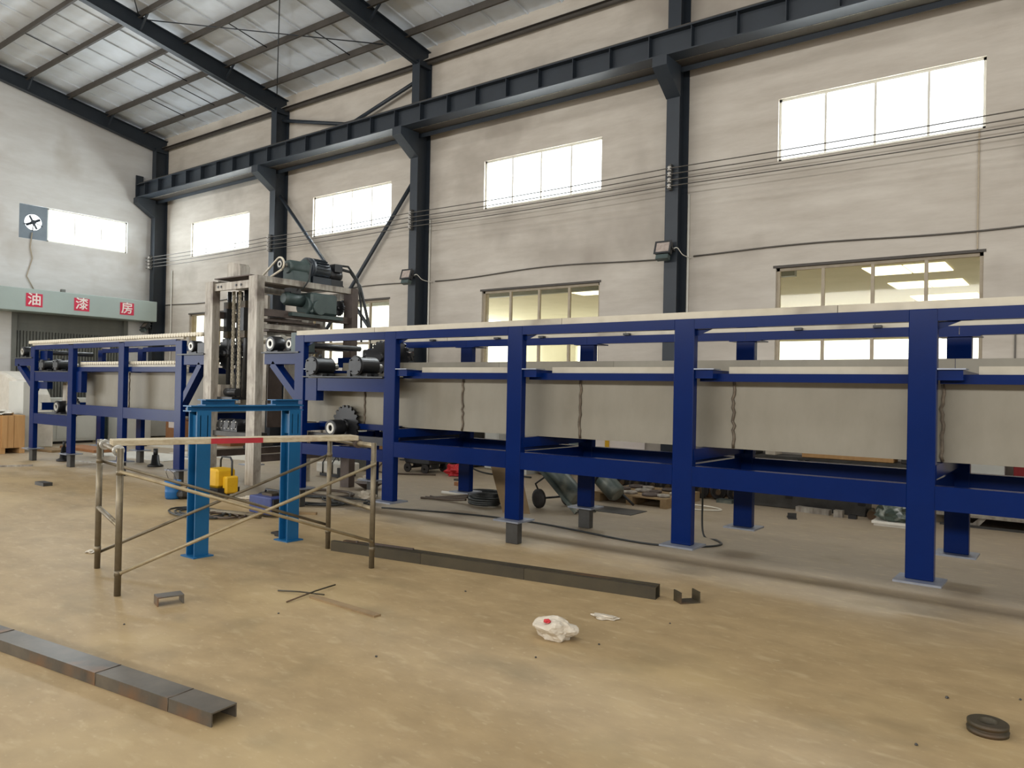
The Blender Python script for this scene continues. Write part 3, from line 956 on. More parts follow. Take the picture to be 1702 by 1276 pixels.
# left end: motor shelf with drums, lower shaft with sprockets, bracket arm
chan(cv, 'motor_beam', LX[0] + 0.36, LX[1] - 0.1, FY + 0.02, 1.53, 1.69)
B(LX[0] + 0.1, LX[1] - 0.1, FY - 0.02, FY + 0.62, 1.70, 1.715).build('shelf_plate', 'iron', cv)
B(LX[0] + 0.1, LX[0] + 0.34, FY + 0.02, FY + 0.14, 1.40, 1.69).build('corner_block', 'blue', cv)
cylinder_unit(cv, -8.0, FY - 0.04, 1.845)
cylinder_unit(cv, -7.16, FY - 0.04, 1.845)
MB().box(-8.16, -8.1, FY + 0.0, FY + 0.1, 1.715, 1.78).box(-7.36, -7.3, FY, FY + 0.08, 1.715, 1.8).build('stop_block', 'iron', cv)
bearing(cv, -7.66, FY + 0.0, 1.06, 0.105)
bearing(cv, -7.66, RY + 0.0, 1.06, 0.105)
MB().cyl((-7.66, FY + 0.1, 1.06), (-7.66, RY + 0.1, 1.06), 0.045, 14).build('drive_shaft', 'black', cv)
sprocket(cv, -7.66, FY + 0.26, 1.10, 0.25, 20)
sprocket(cv, -7.66, RY - 0.2, 1.10, 0.25, 20)
MB().extr(cprof(0.07, 0.1, 0.008), (LX[0] + 0.09, FY + 0.1, 0.93), (LX[1] - 0.1, FY + 0.1, 0.93)).build('bearing_beam', 'black', cv)
chan(cv, 'bearing_beam', LX[0] + 0.09, LX[1] - 0.1, FY + 0.28, 1.05, 1.12, mtl='blue')
MB().extr(cprof(0.07, 0.1, 0.008), (LX[0] + 0.09, RY + 0.1, 0.97), (LX[1] - 0.1, RY + 0.1, 0.97)).build('bearing_beam', 'black', cv)
arm(cv, LX[0], -9.1, 1.36)
bearing(cv, -8.98, FY + 0.02, 2.155, 0.105)
bearing(cv, -8.70, FY + 0.12, 2.15, 0.085)
MB().cyl((-8.98, FY + 0.15, 2.155), (-8.98, RY + 0.1, 2.155), 0.05, 14).build('end_roller', 'bright', cv)
MB().cyl((-8.70, FY + 0.2, 2.15), (-8.70, RY + 0.1, 2.15), 0.04, 14).build('end_roller', 'iron', cv)
B(-8.62, -8.5, FY + 0.1, FY + 0.4, 2.04, 2.3).build('drive_block', 'motor', cv)
sprocket(cv, -7.55, RY - 0.25, 1.99, 0.24, 18)
sprocket(cv, -7.55, FY + 0.75, 1.99, 0.22, 18)

B(-8.32, -7.98, 7.42, 7.5, 1.72, 2.12).build('drive_guard', 'black', cv, bevel=0.02)
MB().cyl((-8.1, 7.36, 1.93), (-8.1, 7.42, 1.93), 0.05, 12).build('guard_hub', 'iron', cv)

# ---- left conveyor
cl = thing('conveyor', (-14, 7.0, 0), 'shorter blue conveyor frame with cream roller chains, left of the lift tower', 'conveyor')
LL = [-16.68, -15.01, -13.1, -11.28]
for i, x in enumerate(LL):
    leg(cl, x, FY, 2.25)
    leg(cl, x, RY, 2.25, stub=i != 2)
for i in range(3):
    a, b = LL[i] + 0.095, LL[i + 1] - 0.095
    chan(cl, 'top_rail', a, b, FY + 0.004, 2.185, 2.27)
    chan(cl, 'top_rail', a, b, RY + 0.004, 2.185, 2.27)
    z0, z1 = (0.74, 0.94) if i == 0 else (0.98, 1.16)
    chan(cl, 'bottom_rail', a, b, FY + 0.004, z0, z1)
    chan(cl, 'bottom_rail', a, b, RY + 0.004, 0.98, 1.16)
    if i:
        B(a, b, FY + 0.08, FY + 0.18, 1.765, 1.845).build('track_angle', 'blue', cl)
        B(a, b, FY + 0.14, FY + 0.17, 1.847, 1.885).build('track_strip', 'strip', cl)
for x in LL:
    MB().extr(cprof(0.07, 0.15, 0.009), (x, FY + 0.19, 1.07), (x, RY, 1.07)).build('cross_beam', 'blue', cl)
    MB().extr(cprof(0.07, 0.1, 0.008), (x + 0.05, FY + 0.15, 1.80), (x + 0.05, RY, 1.80)).build('middle_cross_beam', 'blue', cl)
chan(cl, 'motor_beam', LL[0] + 0.095, LL[1] - 0.095, FY + 0.01, 1.57, 1.75)
B(LL[0] + 0.1, LL[1] - 0.1, FY, FY + 0.6, 1.752, 1.766).build('shelf_plate', 'iron', cl)
cylinder_unit(cl, -16.25, FY + 0.0, 1.885, 0.11, 0.28)
cylinder_unit(cl, -15.62, FY + 0.0, 1.885, 0.11, 0.28)
B(LL[0] + 0.1, LL[0] + 0.42, FY + 0.1, FY + 0.2, 1.766, 2.17).build('end_plate', 'blue', cl)
B(LL[0] + 0.1, LL[0] + 0.55, FY + 0.06, FY + 0.16, 1.42, 1.56).build('corner_block', 'blue', cl)
B(LL[1] + 0.1, LL[1] + 0.32, FY + 0.06, FY + 0.16, 1.38, 1.765).build('corner_block', 'blue', cl)
TL = [-15.1, -13.45, -11.9, -10.95]
for a, b in zip(TL[:-1], TL[1:]):
    B(a + 0.002, b - 0.002, TY, TY + 0.008, 1.13, 1.76).build('trough_panel', 'trough', cl)
    B(a + 0.002, b - 0.002, 7.32, 7.328, 1.13, 1.85).build('trough_panel', 'trough', cl)
B(TL[0], TL[-1], TY + 0.01, 7.318, 1.13, 1.14).build('trough_bottom', 'trough', cl)
for x in TL[1:-1]:
    weld(cl, x, TY, 1.14, 1.75)
# roller chains: each roller a part
B(-16.75, LL[3] + 0.1, FY + 0.02, FY + 0.06, 2.272, 2.30).build('chain_guide', 'strip', cl)
ro = MB().cyl((-16.85, FY + 0.0, 2.335), (-16.85, FY + 0.08, 2.335), 0.032, 12).build('chain_roller', 'roller', cl)
for k in range(1, 78):
    dup_part(ro, (0.08 * k, 0, 0))
r2 = MB().cyl((-14.85, FY + 0.12, 1.915), (-14.85, FY + 0.18, 1.915), 0.028, 10).build('chain_roller', 'roller', cl)
for k in range(1, 44):
    dup_part(r2, (0.08 * k, 0, 0))
arm(cl, LL[0], -17.6, 1.42)
arm(cl, LL[3], -10.55, 1.24)
bearing(cl, -17.25, FY + 0.02, 2.16, 0.1)
MB().cyl((-17.25, FY + 0.15, 2.16), (-17.25, RY + 0.1, 2.16), 0.05, 14).build('end_roller', 'iron', cl)
B(-17.1, -16.8, FY + 0.1, FY + 0.2, 2.05, 2.16).build('tension_block', 'iron', cl)
bearing(cl, -10.98, FY + 0.02, 2.155, 0.09)
MB().cyl((-10.98, FY + 0.15, 2.155), (-10.98, RY + 0.1, 2.155), 0.05, 14).build('end_roller', 'bright', cl)
B(-10.82, -10.62, FY + 0.04, FY + 0.16, 2.05, 2.2).build('tension_block', 'iron', cl)
sprocket(cl, -10.42, FY + 0.3, 2.05, 0.25, 20)
MB().cyl((-10.42, FY + 0.2, 2.05), (-10.42, RY, 2.05), 0.04, 12).build('drive_shaft', 'iron', cl)
bearing(cl, -15.95, FY + 0.15, 1.08, 0.12)
bearing(cl, -15.55, FY + 0.2, 1.06, 0.11)
sprocket(cl, -15.75, FY + 0.42, 1.08, 0.19, 16)
B(LL[0] + 0.1, LL[1] - 0.1, FY + 0.08, FY + 0.4, 0.942, 0.956).build('bearing_plate', 'iron', cl)


def chain_run(parent, x, y, z0, z1, step=0.045, nm='chain'):
    """vertical roller chain, links built in one part"""
    q = MB()
    z = z0
    k = 0
    while z < z1:
        wd = 0.026 if k % 2 else 0.018
        q.box(x - wd, x - wd + 0.008, y - 0.014, y + 0.014, z, z + step * 1.05)
        q.box(x + wd - 0.008, x + wd, y - 0.014, y + 0.014, z, z + step * 1.05)
        q.box(x - wd, x + wd, y - 0.008, y + 0.008, z + step * 0.4, z + step * 0.6)
        z += step
        k += 1
    return q.build(nm, 'chain', parent, kind='stuff')


chain_run(cl, -15.8, FY + 0.3, 1.1, 1.56)
chain_run(cl, -15.6, FY + 0.3, 1.1, 1.56)
MB().box(-16.12, -15.88, FY + 0.34, FY + 0.4, 1.1, 1.55).build('chain_cover', 'worn', cl)

# ------------------------------------------------------------------ lift tower
lf = thing('lift_tower', (-9.9, 7.2, 0), 'worn pale steel lift tower with chains and motors between the two conveyors', 'lift')
AX, BX, Y0, Y1 = -10.47, -9.37, 6.33, 8.05


def post(x, y, z0, z1, m_):
    MB().extr(cprof(0.12, 0.2, 0.012) if False else [(-0.1, -0.06), (0.1, -0.06), (0.1, 0.06), (0.085, 0.06), (0.085, -0.045), (-0.085, -0.045), (-0.085, 0.06), (-0.1, 0.06)], (x, y + 0.06, z0), (x, y + 0.06, z1), (0, 1, 0)).build('post', m_, lf)


post(AX, Y0, 0.18, 3.1, 'worn')
post(BX, Y0, 0.18, 3.12, 'worn')
post(AX, Y1, 0.0, 3.1, 'worn')
post(BX, Y1, 0.0, 3.13, 'wornbrown')
for x in (AX, BX):
    MB().extr(rprof(0.14, 0.085), (x, Y0 + 0.1, 3.085), (x, Y1 + 0.1, 3.085)).build('top_beam', 'worn', lf)
    MB().extr(rprof(0.1, 0.1), (x, Y0 + 0.12, 0.55), (x, Y1, 0.55)).build('bottom_beam', 'wornbrown', lf)
    MB().extr(rprof(0.08, 0.1), (x, Y0 + 0.12, 2.62), (x, Y1, 2.62)).build('side_beam', 'wornbrown', lf)
    MB().extr(rprof(0.08, 0.07), (x, Y0 + 0.12, 2.42), (x, Y1, 2.42)).build('side_beam', 'worn', lf)
q = B(AX + 0.1, BX - 0.1, Y0 + 0.03, Y0 + 0.07, 2.96, 3.07)
q.build('front_beam', 'worn', lf)
q = MB()
for x in (-10.28, -10.2, -9.82, -9.7):
    q.cyl((x, Y0 + 0.03, 3.015), (x, Y0 + 0.022, 3.015), 0.018, 10)
q.build('bolt_hole', 'black', lf)
B(AX, BX, Y1 + 0.02, Y1 + 0.1, 2.97, 3.07).build('rear_beam', 'worn', lf)
B(AX + 0.1, BX - 0.1, Y0 + 0.02, Y1, 3.13, 3.145).build('top_plate', 'wornbrown', lf)
# sheet lining in the rear, two posts of pale steel
for x in (-10.1, -9.75):
    B(x - 0.09, x + 0.09, Y1 - 0.25, Y1 - 0.2, 0.5, 2.95).build('rear_guide_plate', 'worn', lf)
for k, (ya, yb) in enumerate(((6.62, 6.86), (6.9, 7.2), (7.24, 7.5), (7.54, 7.85))):
    B(BX - 0.03, BX - 0.02, ya, yb, 0.98, 1.98 - 0.05 * (k % 2)).build('side_lining', 'worn' if k % 2 else 'wornbrown', lf)
B(AX + 0.12, AX + 0.34, Y0 + 0.62, Y0 + 0.63, 1.3, 2.2).build('rear_lining', 'worn', lf)
# hood with sloping top
q = MB().add([(x, y, z) for y in (Y0 + 0.1, Y0 + 0.26) for x, z in ((-10.17, 3.146), (-9.84, 3.146), (-9.84, 3.30), (-9.88, 3.34), (-10.1, 3.38), (-10.17, 3.35))],
             [(0, 1, 2, 3, 4, 5), (11, 10, 9, 8, 7, 6)] + [(i, 6 + i, 6 + (i + 1) % 6, (i + 1) % 6) for i in range(6)])
q.build('sprocket_hood', 'worn', lf)
# guide rods, clamps, chains
for x in (-10.40, -9.97):
    MB().cyl((x, Y0 + 0.3, 1.38), (x, Y0 + 0.3, 2.98), 0.032, 12).build('guide_rod', 'iron', lf)
    for z in (2.28, 2.72):
        B(x - 0.06, x + 0.06, Y0 + 0.24, Y0 + 0.38, z, z + 0.1).build('slide_block', 'milldark', lf)
    B(x - 0.045, x + 0.045, Y0 + 0.23, Y0 + 0.37, 2.38, 2.72).build('slide_tube', 'iron', lf)
chain_run(lf, -10.26, Y0 + 0.28, 1.4, 2.97)
chain_run(lf, -10.10, Y0 + 0.28, 1.4, 2.97)
B(-10.22, -10.14, Y0 + 0.30, Y0 + 0.36, 1.38, 2.97).build('chain_backing', 'iron', lf)
B(-9.9, -9.62, Y0 + 0.42, Y0 + 0.46, 1.36, 2.9).build('guide_plate', 'worn', lf)
B(-10.4, -10.28, Y0 + 0.44, Y0 + 0.48, 1.3, 2.0).build('guide_plate', 'worn', lf)
for z in (2.1, 2.45):
    B(AX + 0.1, BX - 0.1, Y0 + 0.5, Y0 + 0.56, z, z + 0.09).build('carriage_beam', 'wornbrown', lf)
    B(AX + 0.1, BX - 0.1, Y0 + 1.2, Y0 + 1.26, z, z + 0.09).build('carriage_beam', 'wornbrown', lf)
B(AX + 0.1, -9.9, Y0 + 0.36, Y0 + 0.44, 2.52, 2.66).build('carriage_beam', 'milldark', lf)
for x in (-10.25, -9.6):
    B(x, x + 0.07, Y0 + 0.5, Y0 + 1.26, 2.2, 2.28).build('carriage_beam', 'wornbrown', lf)
MB().cyl((-10.2, Y0 + 0.4, 2.25), (-9.2, Y0 + 0.4, 2.25), 0.06, 14).build('carriage_roller', 'bright', lf)
MB().box(-9.6, -9.36, 6.6, 7.9, 2.36, 2.40).box(-9.6, -9.36, 6.5, 7.4, 2.5, 2.53).build('carriage_plate', 'wornbrown', lf)
# lower pulley and lower bearing row
o = B(-10.36, -9.98, Y0 + 0.1, Y0 + 0.36, 1.36, 1.40).build('lower_pulley_base', 'iron', lf)
MB().cyl((-10.34, Y0 + 0.2, 1.47), (-9.98, Y0 + 0.2, 1.47), 0.06, 14).build('lower_pulley', 'iron', lf)
B(-10.36, -10.27, Y0 + 0.1, Y0 + 0.3, 1.40, 1.58).build('pillow_block', 'worn', lf)
B(AX - 0.12, BX - 0.1, Y0 + 0.05, Y0 + 0.35, 0.83, 0.90).build('bearing_channel', 'stub', lf)
for k in range(3):
    x = -10.28 + 0.18 * k
    o = MB().lathe((x, Y0 + 0.34, 0.99), (0, -1, 0), [(0, 0), (0.085, 0), (0.085, 0.22), (0.06, 0.25), (0, 0.25)], 14).build('lower_bearing', 'black', lf)
    q = MB()
    for aa in range(4):
        a = math.pi / 4 + aa * math.pi / 2
        q.cyl((x + 0.065 * math.cos(a), Y0 + 0.12, 0.99 + 0.065 * math.sin(a)), (x + 0.065 * math.cos(a), Y0 + 0.095, 0.99 + 0.065 * math.sin(a)), 0.012, 6)
    q.build('cap_bolt', 'bright', o)
    B(x - 0.085, x + 0.085, Y0 + 0.1, Y0 + 0.34, 0.90, 0.99).build('bearing_foot', 'black', o)
# top gearmotor with chain drive
mt_ = MB().lathe((-9.6, 7.05, 3.36), (0, 1, 0), [(0, 0), (0.09, 0), (0.11, 0.05), (0.11, 0.28), (0.15, 0.3), (0.15, 0.34), (0, 0.34)], 18).build('top_gearbox', 'motor', lf)
B(-9.72, -9.48, 7.08, 7.4, 3.145, 3.30).build('gearbox_base', 'motor', mt_)
mo = MB().lathe((-9.6, 7.4, 3.38), (0, 1, 0), [(0, 0), (0.17, 0), (0.17, 0.08), (0.145, 0.09), (0.145, 0.36), (0.12, 0.4), (0, 0.4)], 22).build('top_motor', 'column', lf)
q = MB()
for k in range(20):
    a = 2 * math.pi * k / 20
    q.extr(rprof(0.006, 0.03), (-9.6 + 0.155 * math.cos(a), 7.5, 3.38 + 0.155 * math.sin(a)), (-9.6 + 0.155 * math.cos(a), 7.74, 3.38 + 0.155 * math.sin(a)), (math.cos(a), 0, math.sin(a)))
q.build('cooling_fins', 'column', mo, kind='stuff')
B(-9.72, -9.48, 7.45, 7.8, 3.145, 3.26).build('motor_foot', 'column', mo)
mo2 = MB().lathe((-9.6, 7.8, 3.34), (0, 1, 0), [(0, 0), (0.1, 0), (0.1, 0.22), (0.08, 0.26), (0, 0.26)], 16).build('brake_motor', 'black', lf)
B(-9.66, -9.46, 7.85, 8.0, 3.38, 3.5).build('terminal_box', 'black', mo2)
B(-9.7, -9.5, 7.82, 8.05, 3.145, 3.26).build('motor_foot', 'black', mo2)
MB().lathe((-9.6, 6.925, 3.38), (0, 1, 0), [(0.025, 0), (0.05, 0), (0.05, 0.01), (0.025, 0.01), (0.025, 0)], 16).build('sprocket_ring', 'bright', lf)
sp = MB().gear((-9.6, 6.96, 3.38), (0, 1, 0), 0.08, 14, 0.04, 0.012).build('drive_sprocket', 'iron', lf)
MB().cyl((-9.6, 6.95, 3.38), (-9.6, 7.1, 3.38), 0.03, 10).build('drive_shaft', 'bright', lf)
P = []
c1, c2, ra, rb = Vector((-9.6, 3.38)), Vector((-9.98, 3.20)), 0.10, 0.05
for k in range(9):
    a = R(-55) + R(180) * k / 8
    P.append((c1.x + ra * math.cos(a), 6.93, c1.y + ra * math.sin(a)))
for k in range(7):
    a = R(125) + R(180) * k / 6
    P.append((c2.x + rb * math.cos(a), 6.93, c2.y + rb * math.sin(a)))
P.append(P[0])
MB().tube(P, 0.016, 6).build('drive_chain', 'chain', lf)
# second gearmotor under the top beam
g2 = B(-9.55, -9.25, 7.25, 7.75, 2.66, 2.98).build('side_gearbox', 'motor', lf, bevel=0.03)
MB().cyl((-9.4, 7.2, 2.78), (-9.4, 7.3, 2.78), 0.15, 18).build('gear_flange', 'motor', g2)
MB().cyl((-9.2, 7.38, 2.76), (-9.27, 7.38, 2.76), 0.11, 18).build('output_flange', 'motor', g2)
g3 = MB().lathe((-9.42, 7.2, 2.86), (0, -1, 0), [(0, 0), (0.1, 0), (0.1, 0.28), (0.07, 0.33), (0, 0.33)], 18).build('side_motor', 'motor', lf)
B(-9.5, -9.34, 6.95, 7.12, 2.94, 3.02).build('terminal_box', 'black', g3)
sprocket(lf, -9.35, 7.86, 2.8, 0.12, 16, 0.03, 'black')
B(-9.56, -9.24, 6.9, 7.85, 2.60, 2.65).build('motor_bracket', 'motor', lf)
# cable loop down the far side
MB().tube([(-9.55, 8.0, 3.45), (-9.5, 8.2, 3.42), (-9.4, 8.32, 3.2), (-9.3, 8.36, 2.8), (-9.2, 8.4, 2.4), (-9.15, 8.36, 2.0)], 0.025, 7).build('power_cable', 'hose', lf)
MB().tube([(-9.55, 7.95, 3.5), (-9.5, 8.15, 3.5), (-9.42, 8.28, 3.3), (-9.35, 8.3, 2.9), (-9.3, 8.28, 2.3)], 0.018, 7).build('power_cable', 'hose', lf)
MB().tube([(-9.45, 7.3, 3.5), (-9.28, 7.25, 3.4), (-9.26, 7.2, 3.15), (-9.28, 7.1, 3.0)], 0.012, 6).build('power_cable', 'hose', lf)

# ------------------------------------------------------------------ teal portal frame
tp = thing('portal_frame', (-6.57, 4.4, 0), 'small teal blue portal frame standing in front of the lift tower', 'frame')
for y in (3.91, 4.92):
    o = MB().extr(hprof(0.14, 0.14, 0.012, 0.01), (-6.57, y, 0.012), (-6.57, y, 1.335), (1, 0, 0)).build('leg', 'teal', tp)
    B(-6.68, -6.46, y - 0.1, y + 0.1, 0, 0.012).build('base_plate', 'teal', o)
    q = MB()
    for dy in (-0.035, 0.035):
        q.box(-6.64, -6.5, y + dy - 0.004, y + dy + 0.004, 1.1, 1.3)
    q.build('stiffener', 'teal', o)
MB().extr(hprof(0.14, 0.055, 0.01, 0.02), (-6.57, 3.78, 1.363), (-6.57, 5.02, 1.363)).build('top_beam', 'teal', tp)
for a, b in ((3.92, 4.26), (4.68, 5.0)):
    MB().extr(hprof(0.14, 0.055, 0.008, 0.02), (-6.57, a, 1.419), (-6.57, b, 1.419)).build('top_pad', 'teal', tp)

# ------------------------------------------------------------------ scaffold
sf = thing('scaffold_frame', (-5.9, 3.9, 0), 'low tubular scaffold trestle with crossed braces in front of the teal frame', 'scaffold')
P_ = {'FL': (-5.77, 2.8), 'BL': (-6.75, 3.1), 'FR': (-5.03, 4.65), 'BR': (-5.95, 4.92)}
for k, (x, y) in P_.items():
    MB().cyl((x, y, 0), (x, y, 1.10), 0.024, 14).build('upright', 'tube', sf)
for a, b in (('FL', 'BL'), ('FR', 'BR')):
    for z, r, nm in ((1.075, 0.024, 'top_rail'), (0.52, 0.02, 'middle_rung')):
        MB().cyl((*P_[a], z), (*P_[b], z), r, 12).build(nm, 'tube', sf)
for a, b, za, zb in (('FL', 'FR', 0.17, 0.92), ('FL', 'FR', 0.93, 0.24), ('BL', 'BR', 0.13, 0.92), ('BL', 'BR', 0.92, 0.23)):
    off = -0.03 if a == 'FL' else 0.03
    d = 0.012 if za < zb else -0.006
    A = Vector((P_[a][0] - off * 0.9, P_[a][1] + off * 0.4 + d, za))
    Bv = Vector((P_[b][0] - off * 0.9, P_[b][1] + off * 0.4 + d, zb))
    MB().cyl(A, Bv, 0.0135, 10).build('cross_brace', 'tubelight' if a == 'FL' else 'tube', sf)
q = MB()
for k in P_:
    x, y = P_[k]
    q.cyl((x, y, 0.9), (x, y, 0.94), 0.027, 10).cyl((x, y, 0.15), (x, y, 0.19), 0.027, 10)
q.build('brace_catch', 'tube', sf, kind='stuff')
# plank on the trestle
A, Bv = Vector((-6.07, 2.87, 1.101)), Vector((-5.41, 4.76, 1.101))
d = (Bv - A).normalized()
n_ = Vector((-d.y, d.x, 0))
pl = thing('plank', tuple((A + Bv) / 2), 'weathered wooden plank with red painted patch lying on scaffold trestle', 'plank')
q = MB().extr(rprof(0.2, 0.045), A + Vector((0, 0, 0.0225)), Bv + Vector((0, 0, 0.0225)))
q.build('board', 'wood', pl, bevel=0.004)
e0, e1 = A + d * 0.72 - n_ * 0.101, A + d * 1.14 - n_ * 0.101
MB().extr(rprof(0.003, 0.043), e0 + Vector((0, 0, 0.0225)), e1 + Vector((0, 0, 0.0225))).build('red_patch', 'redpaint', pl)
# pipe couplers on the left top rail
fl, bl = Vector((*P_['FL'], 1.075)), Vector((*P_['BL'], 1.075))
d2 = (bl - fl).normalized()
for k, nm in ((0.10, 'front'), (0.75, 'rear')):
    c = fl + d2 * k
    o = MB().lathe(c - d2 * 0.03, d2, [(0.0246, 0), (0.04, 0), (0.044, 0.02), (0.04, 0.06), (0.0246, 0.06)], 14).build('pipe_coupler', 'bright', sf)
fr, br = Vector((*P_['FR'], 1.075)), Vector((*P_['BR'], 1.075))
d3 = (br - fr).normalized()
MB().lathe(fr + d3 * 0.3, d3, [(0.0246, 0), (0.04, 0), (0.044, 0.02), (0.04, 0.05), (0.0246, 0.05)], 14).build('pipe_coupler', 'wornbrown', sf)

# ------------------------------------------------------------------ steel on the floor


def channel_inv(nm, mtl, a, b, wd, h, t_, label, cat, rot_up=(0, 0, 1), open_up=False, tl=None):
    pf = [(-wd / 2, 0), (-wd / 2 + t_, 0), (-wd / 2 + t_, h - t_), (wd / 2 - t_, h - t_), (wd / 2 - t_, 0), (wd / 2, 0), (wd / 2, h), (-wd / 2, h)]
    if open_up:
        pf = [(u, h - v) for u, v in pf]
    return MB().extr(pf, a, b, rot_up)


dN = Vector((-3.25 + 5.085, 2.095 - 1.875, 0)).normalized()
E1 = Vector((-3.245, 2.09, 0))
sn = thing('steel_channel', (-4.3, 1.97, 0), 'long upturned steel channel lying across the near left floor', 'channel')
L_ = [0, 0.32, 0.92, 2.0, 3.2]
for k in range(4):
    a, b = E1 - dN * L_[k + 1], E1 - dN * (L_[k] + 0.003)
    channel_inv('', '', a, b, 0.145, 0.066, 0.007, '', '').build('channel_length', ['mill', 'milldark', 'mill', 'milldark'][k] if False else 'mill', sn)
for k in (1, 2, 3):
    c = E1 - dN * L_[k]
    nn = Vector((-dN.y, dN.x, 0))
    MB().tube([c - nn * 0.072 + Vector((0, 0, 0.01)), c - nn * 0.074 + Vector((0, 0, 0.066)), c + nn * 0.07 + Vector((0, 0, 0.067))], 0.003, 5).build('weld_seam', 'weld', sn)
ta, tb = Vector((-5.86, 4.93, 0)), Vector((-2.66, 5.44, 0))
dt = (tb - ta).normalized()
nt_ = Vector((-dt.y, dt.x, 0))
tk = thing('steel_beam', (-4.2, 5.2, 0), 'long dark welded hollow steel beam lying behind the scaffold', 'beam')


def side_channel(a, b, wd, h, t_, sgn):
    pf = [(0, 0), (wd, 0), (wd, t_), (t_, t_), (t_, h - t_), (wd, h - t_), (wd, h), (0, h)]
    return MB().extr([(sgn * u, v) for u, v in pf], a, b)


for k, (l0, l1) in enumerate(((0.0, 1.05), (1.053, 2.1), (2.103, 3.24))):
    side_channel(ta + dt * l0 - nt_ * 0.055, ta + dt * l1 - nt_ * 0.055, 0.05, 0.095, 0.006, 1).build('channel_length', 'milldark', tk)
side_channel(ta + dt * 0.1 + nt_ * 0.055, tb + nt_ * 0.055, 0.05, 0.1, 0.006, -1).build('channel_length', 'milldark', tk)
MB().box(-5.6, -5.58, 4.97, 4.985, 0.1, 0.115).extr(rprof(0.02, 0.014), (-5.45, 5.0, 0.11), (-4.95, 5.09, 0.11)).build('loose_strip', 'wornbrown', tk)

# small offcuts
o = channel_inv('', '', (-5.25, 2.93, 0), (-5.365, 2.965, 0), 0.18, 0.065, 0.009, '', '')
o.build('channel_offcut', 'mill', None, 'short upturned channel offcut by the near left scaffold foot', 'offcut')
o = channel_inv('', '', (-2.40, 5.465, 0), (-2.49, 5.535, 0), 0.165, 0.085, 0.01, '', '', open_up=True)
o.build('channel_offcut', 'milldark', None, 'short channel offcut standing open upward at the end of hollow beam', 'offcut')
MB().extr(rprof(0.06, 0.014), (-4.66, 3.72, 0.007), (-3.93, 3.70, 0.007)).build('wood_batten', 'palletwood', None, 'thin brown wooden batten on the floor', 'batten')
MB().tube([(-4.99, 3.65, 0.008), (-4.8, 3.71, 0.02), (-4.6, 3.78, 0.018)], 0.006, 6).build('welding_rod', 'milldark', None, 'thin rod lying left to right beside the wooden batten', 'rod')
MB().tube([(-4.68, 3.50, 0.008), (-4.70, 3.78, 0.03), (-4.76, 4.02, 0.02)], 0.006, 6).build('welding_rod', 'milldark', None, 'thin rod crossing over the other rod beside the batten', 'rod')
bg_ = thing('plastic_bag', (-2.72, 4.12, 0), 'crumpled white plastic bag with red print on near floor', 'bag')
MB().crumple((-2.74, 4.14, 0), 0.13, 0.10, 0.075, 4, 0.5, 17, 1.5, 0.3).build('bag_body', 'bagwhite', bg_)
MB().crumple((-2.765, 4.075, 0.105), 0.024, 0.02, 0.014, 2, 0.5, 5).build('red_print', 'bagred', bg_)
MB().crumple((-2.71, 4.72, 0), 0.085, 0.05, 0.012, 3, 0.7, 9, 2.0).build('paper_scrap', 'bagwhite', None, 'flat crumpled paper scrap behind the white plastic bag', 'paper')
MB().crumple((-7.41, 3.34, 0), 0.05, 0.03, 0.012, 3, 0.9, 11).build('paper_scrap', 'bagwhite', None, 'tiny pale paper scrap left of the scaffold', 'paper')
nt2 = thing('ring_nut', (-0.375, 4.33, 0), 'grooved steel ring on the near right floor', 'ring')
MB().cyl((-0.375, 4.33, 0.001), (-0.375, 4.33, 0.012), 0.0445, 24).build('hole_shade_disc', 'black', nt2)  # black disc painting the shade inside the ring's hole
MB().lathe((-0.375, 4.33, 0), (0, 0, 1), [(0.045, 0), (0.088, 0), (0.09, 0.018), (0.075, 0.022), (0.075, 0.030), (0.088, 0.034), (0.088, 0.05), (0.08, 0.054), (0.045, 0.054), (0.045, 0)], 30).build('ring_body', 'milldark', nt2)
for i, (x, y, r, l) in enumerate(((-0.59, 4.67, 0.010, 'left of the steel ring'), (-0.28, 4.9, 0.007, 'behind the steel ring'), (-0.62, 3.95, 0.008, 'in front of the steel ring'), (-2.45, 4.2, 0.008, 'right of the white bag'),
                                  (-2.62, 3.75, 0.007, 'in front of the white bag'), (-3.9, 4.6, 0.008, 'between batten and white bag'), (-3.35, 3.15, 0.008, 'behind the near channel end'), (-5.05, 2.5, 0.007, 'near the left scaffold foot'),
                                  (-2.3, 4.9, 0.007, 'right of the paper scrap'), (-4.5, 3.3, 0.007, 'in front of the thin rods'))):
    MB().crumple((x, y, 0), r, r, r * 0.8, 1, 0.4, i).build('pebble', 'stub', None, 'dark pebble ' + l, 'pebble', 'pebbles on the floor')
B(-12.8, -12.5, 4.93, 5.06, 0, 0.05).build('steel_block', 'stub', None, 'small dark steel block left of the scaffold', 'block')
MB().extr(rprof(0.05, 0.03), (-15.9, 5.2, 0.015), (-15.55, 5.95, 0.015)).build('flat_bar', 'worn', None, 'pale flat bar on the floor at the left edge', 'bar')
MB().box(-6.98, -6.78, 5.0, 5.05, 0, 0.02).box(-6.85, -6.78, 4.95, 5.1, 0, 0.05).build('hand_grinder', 'black', None, 'small black tool lying left of the rear teal leg', 'tool')

exec_clutter = True
# ------------------------------------------------------------------ floor clutter behind and under the conveyors


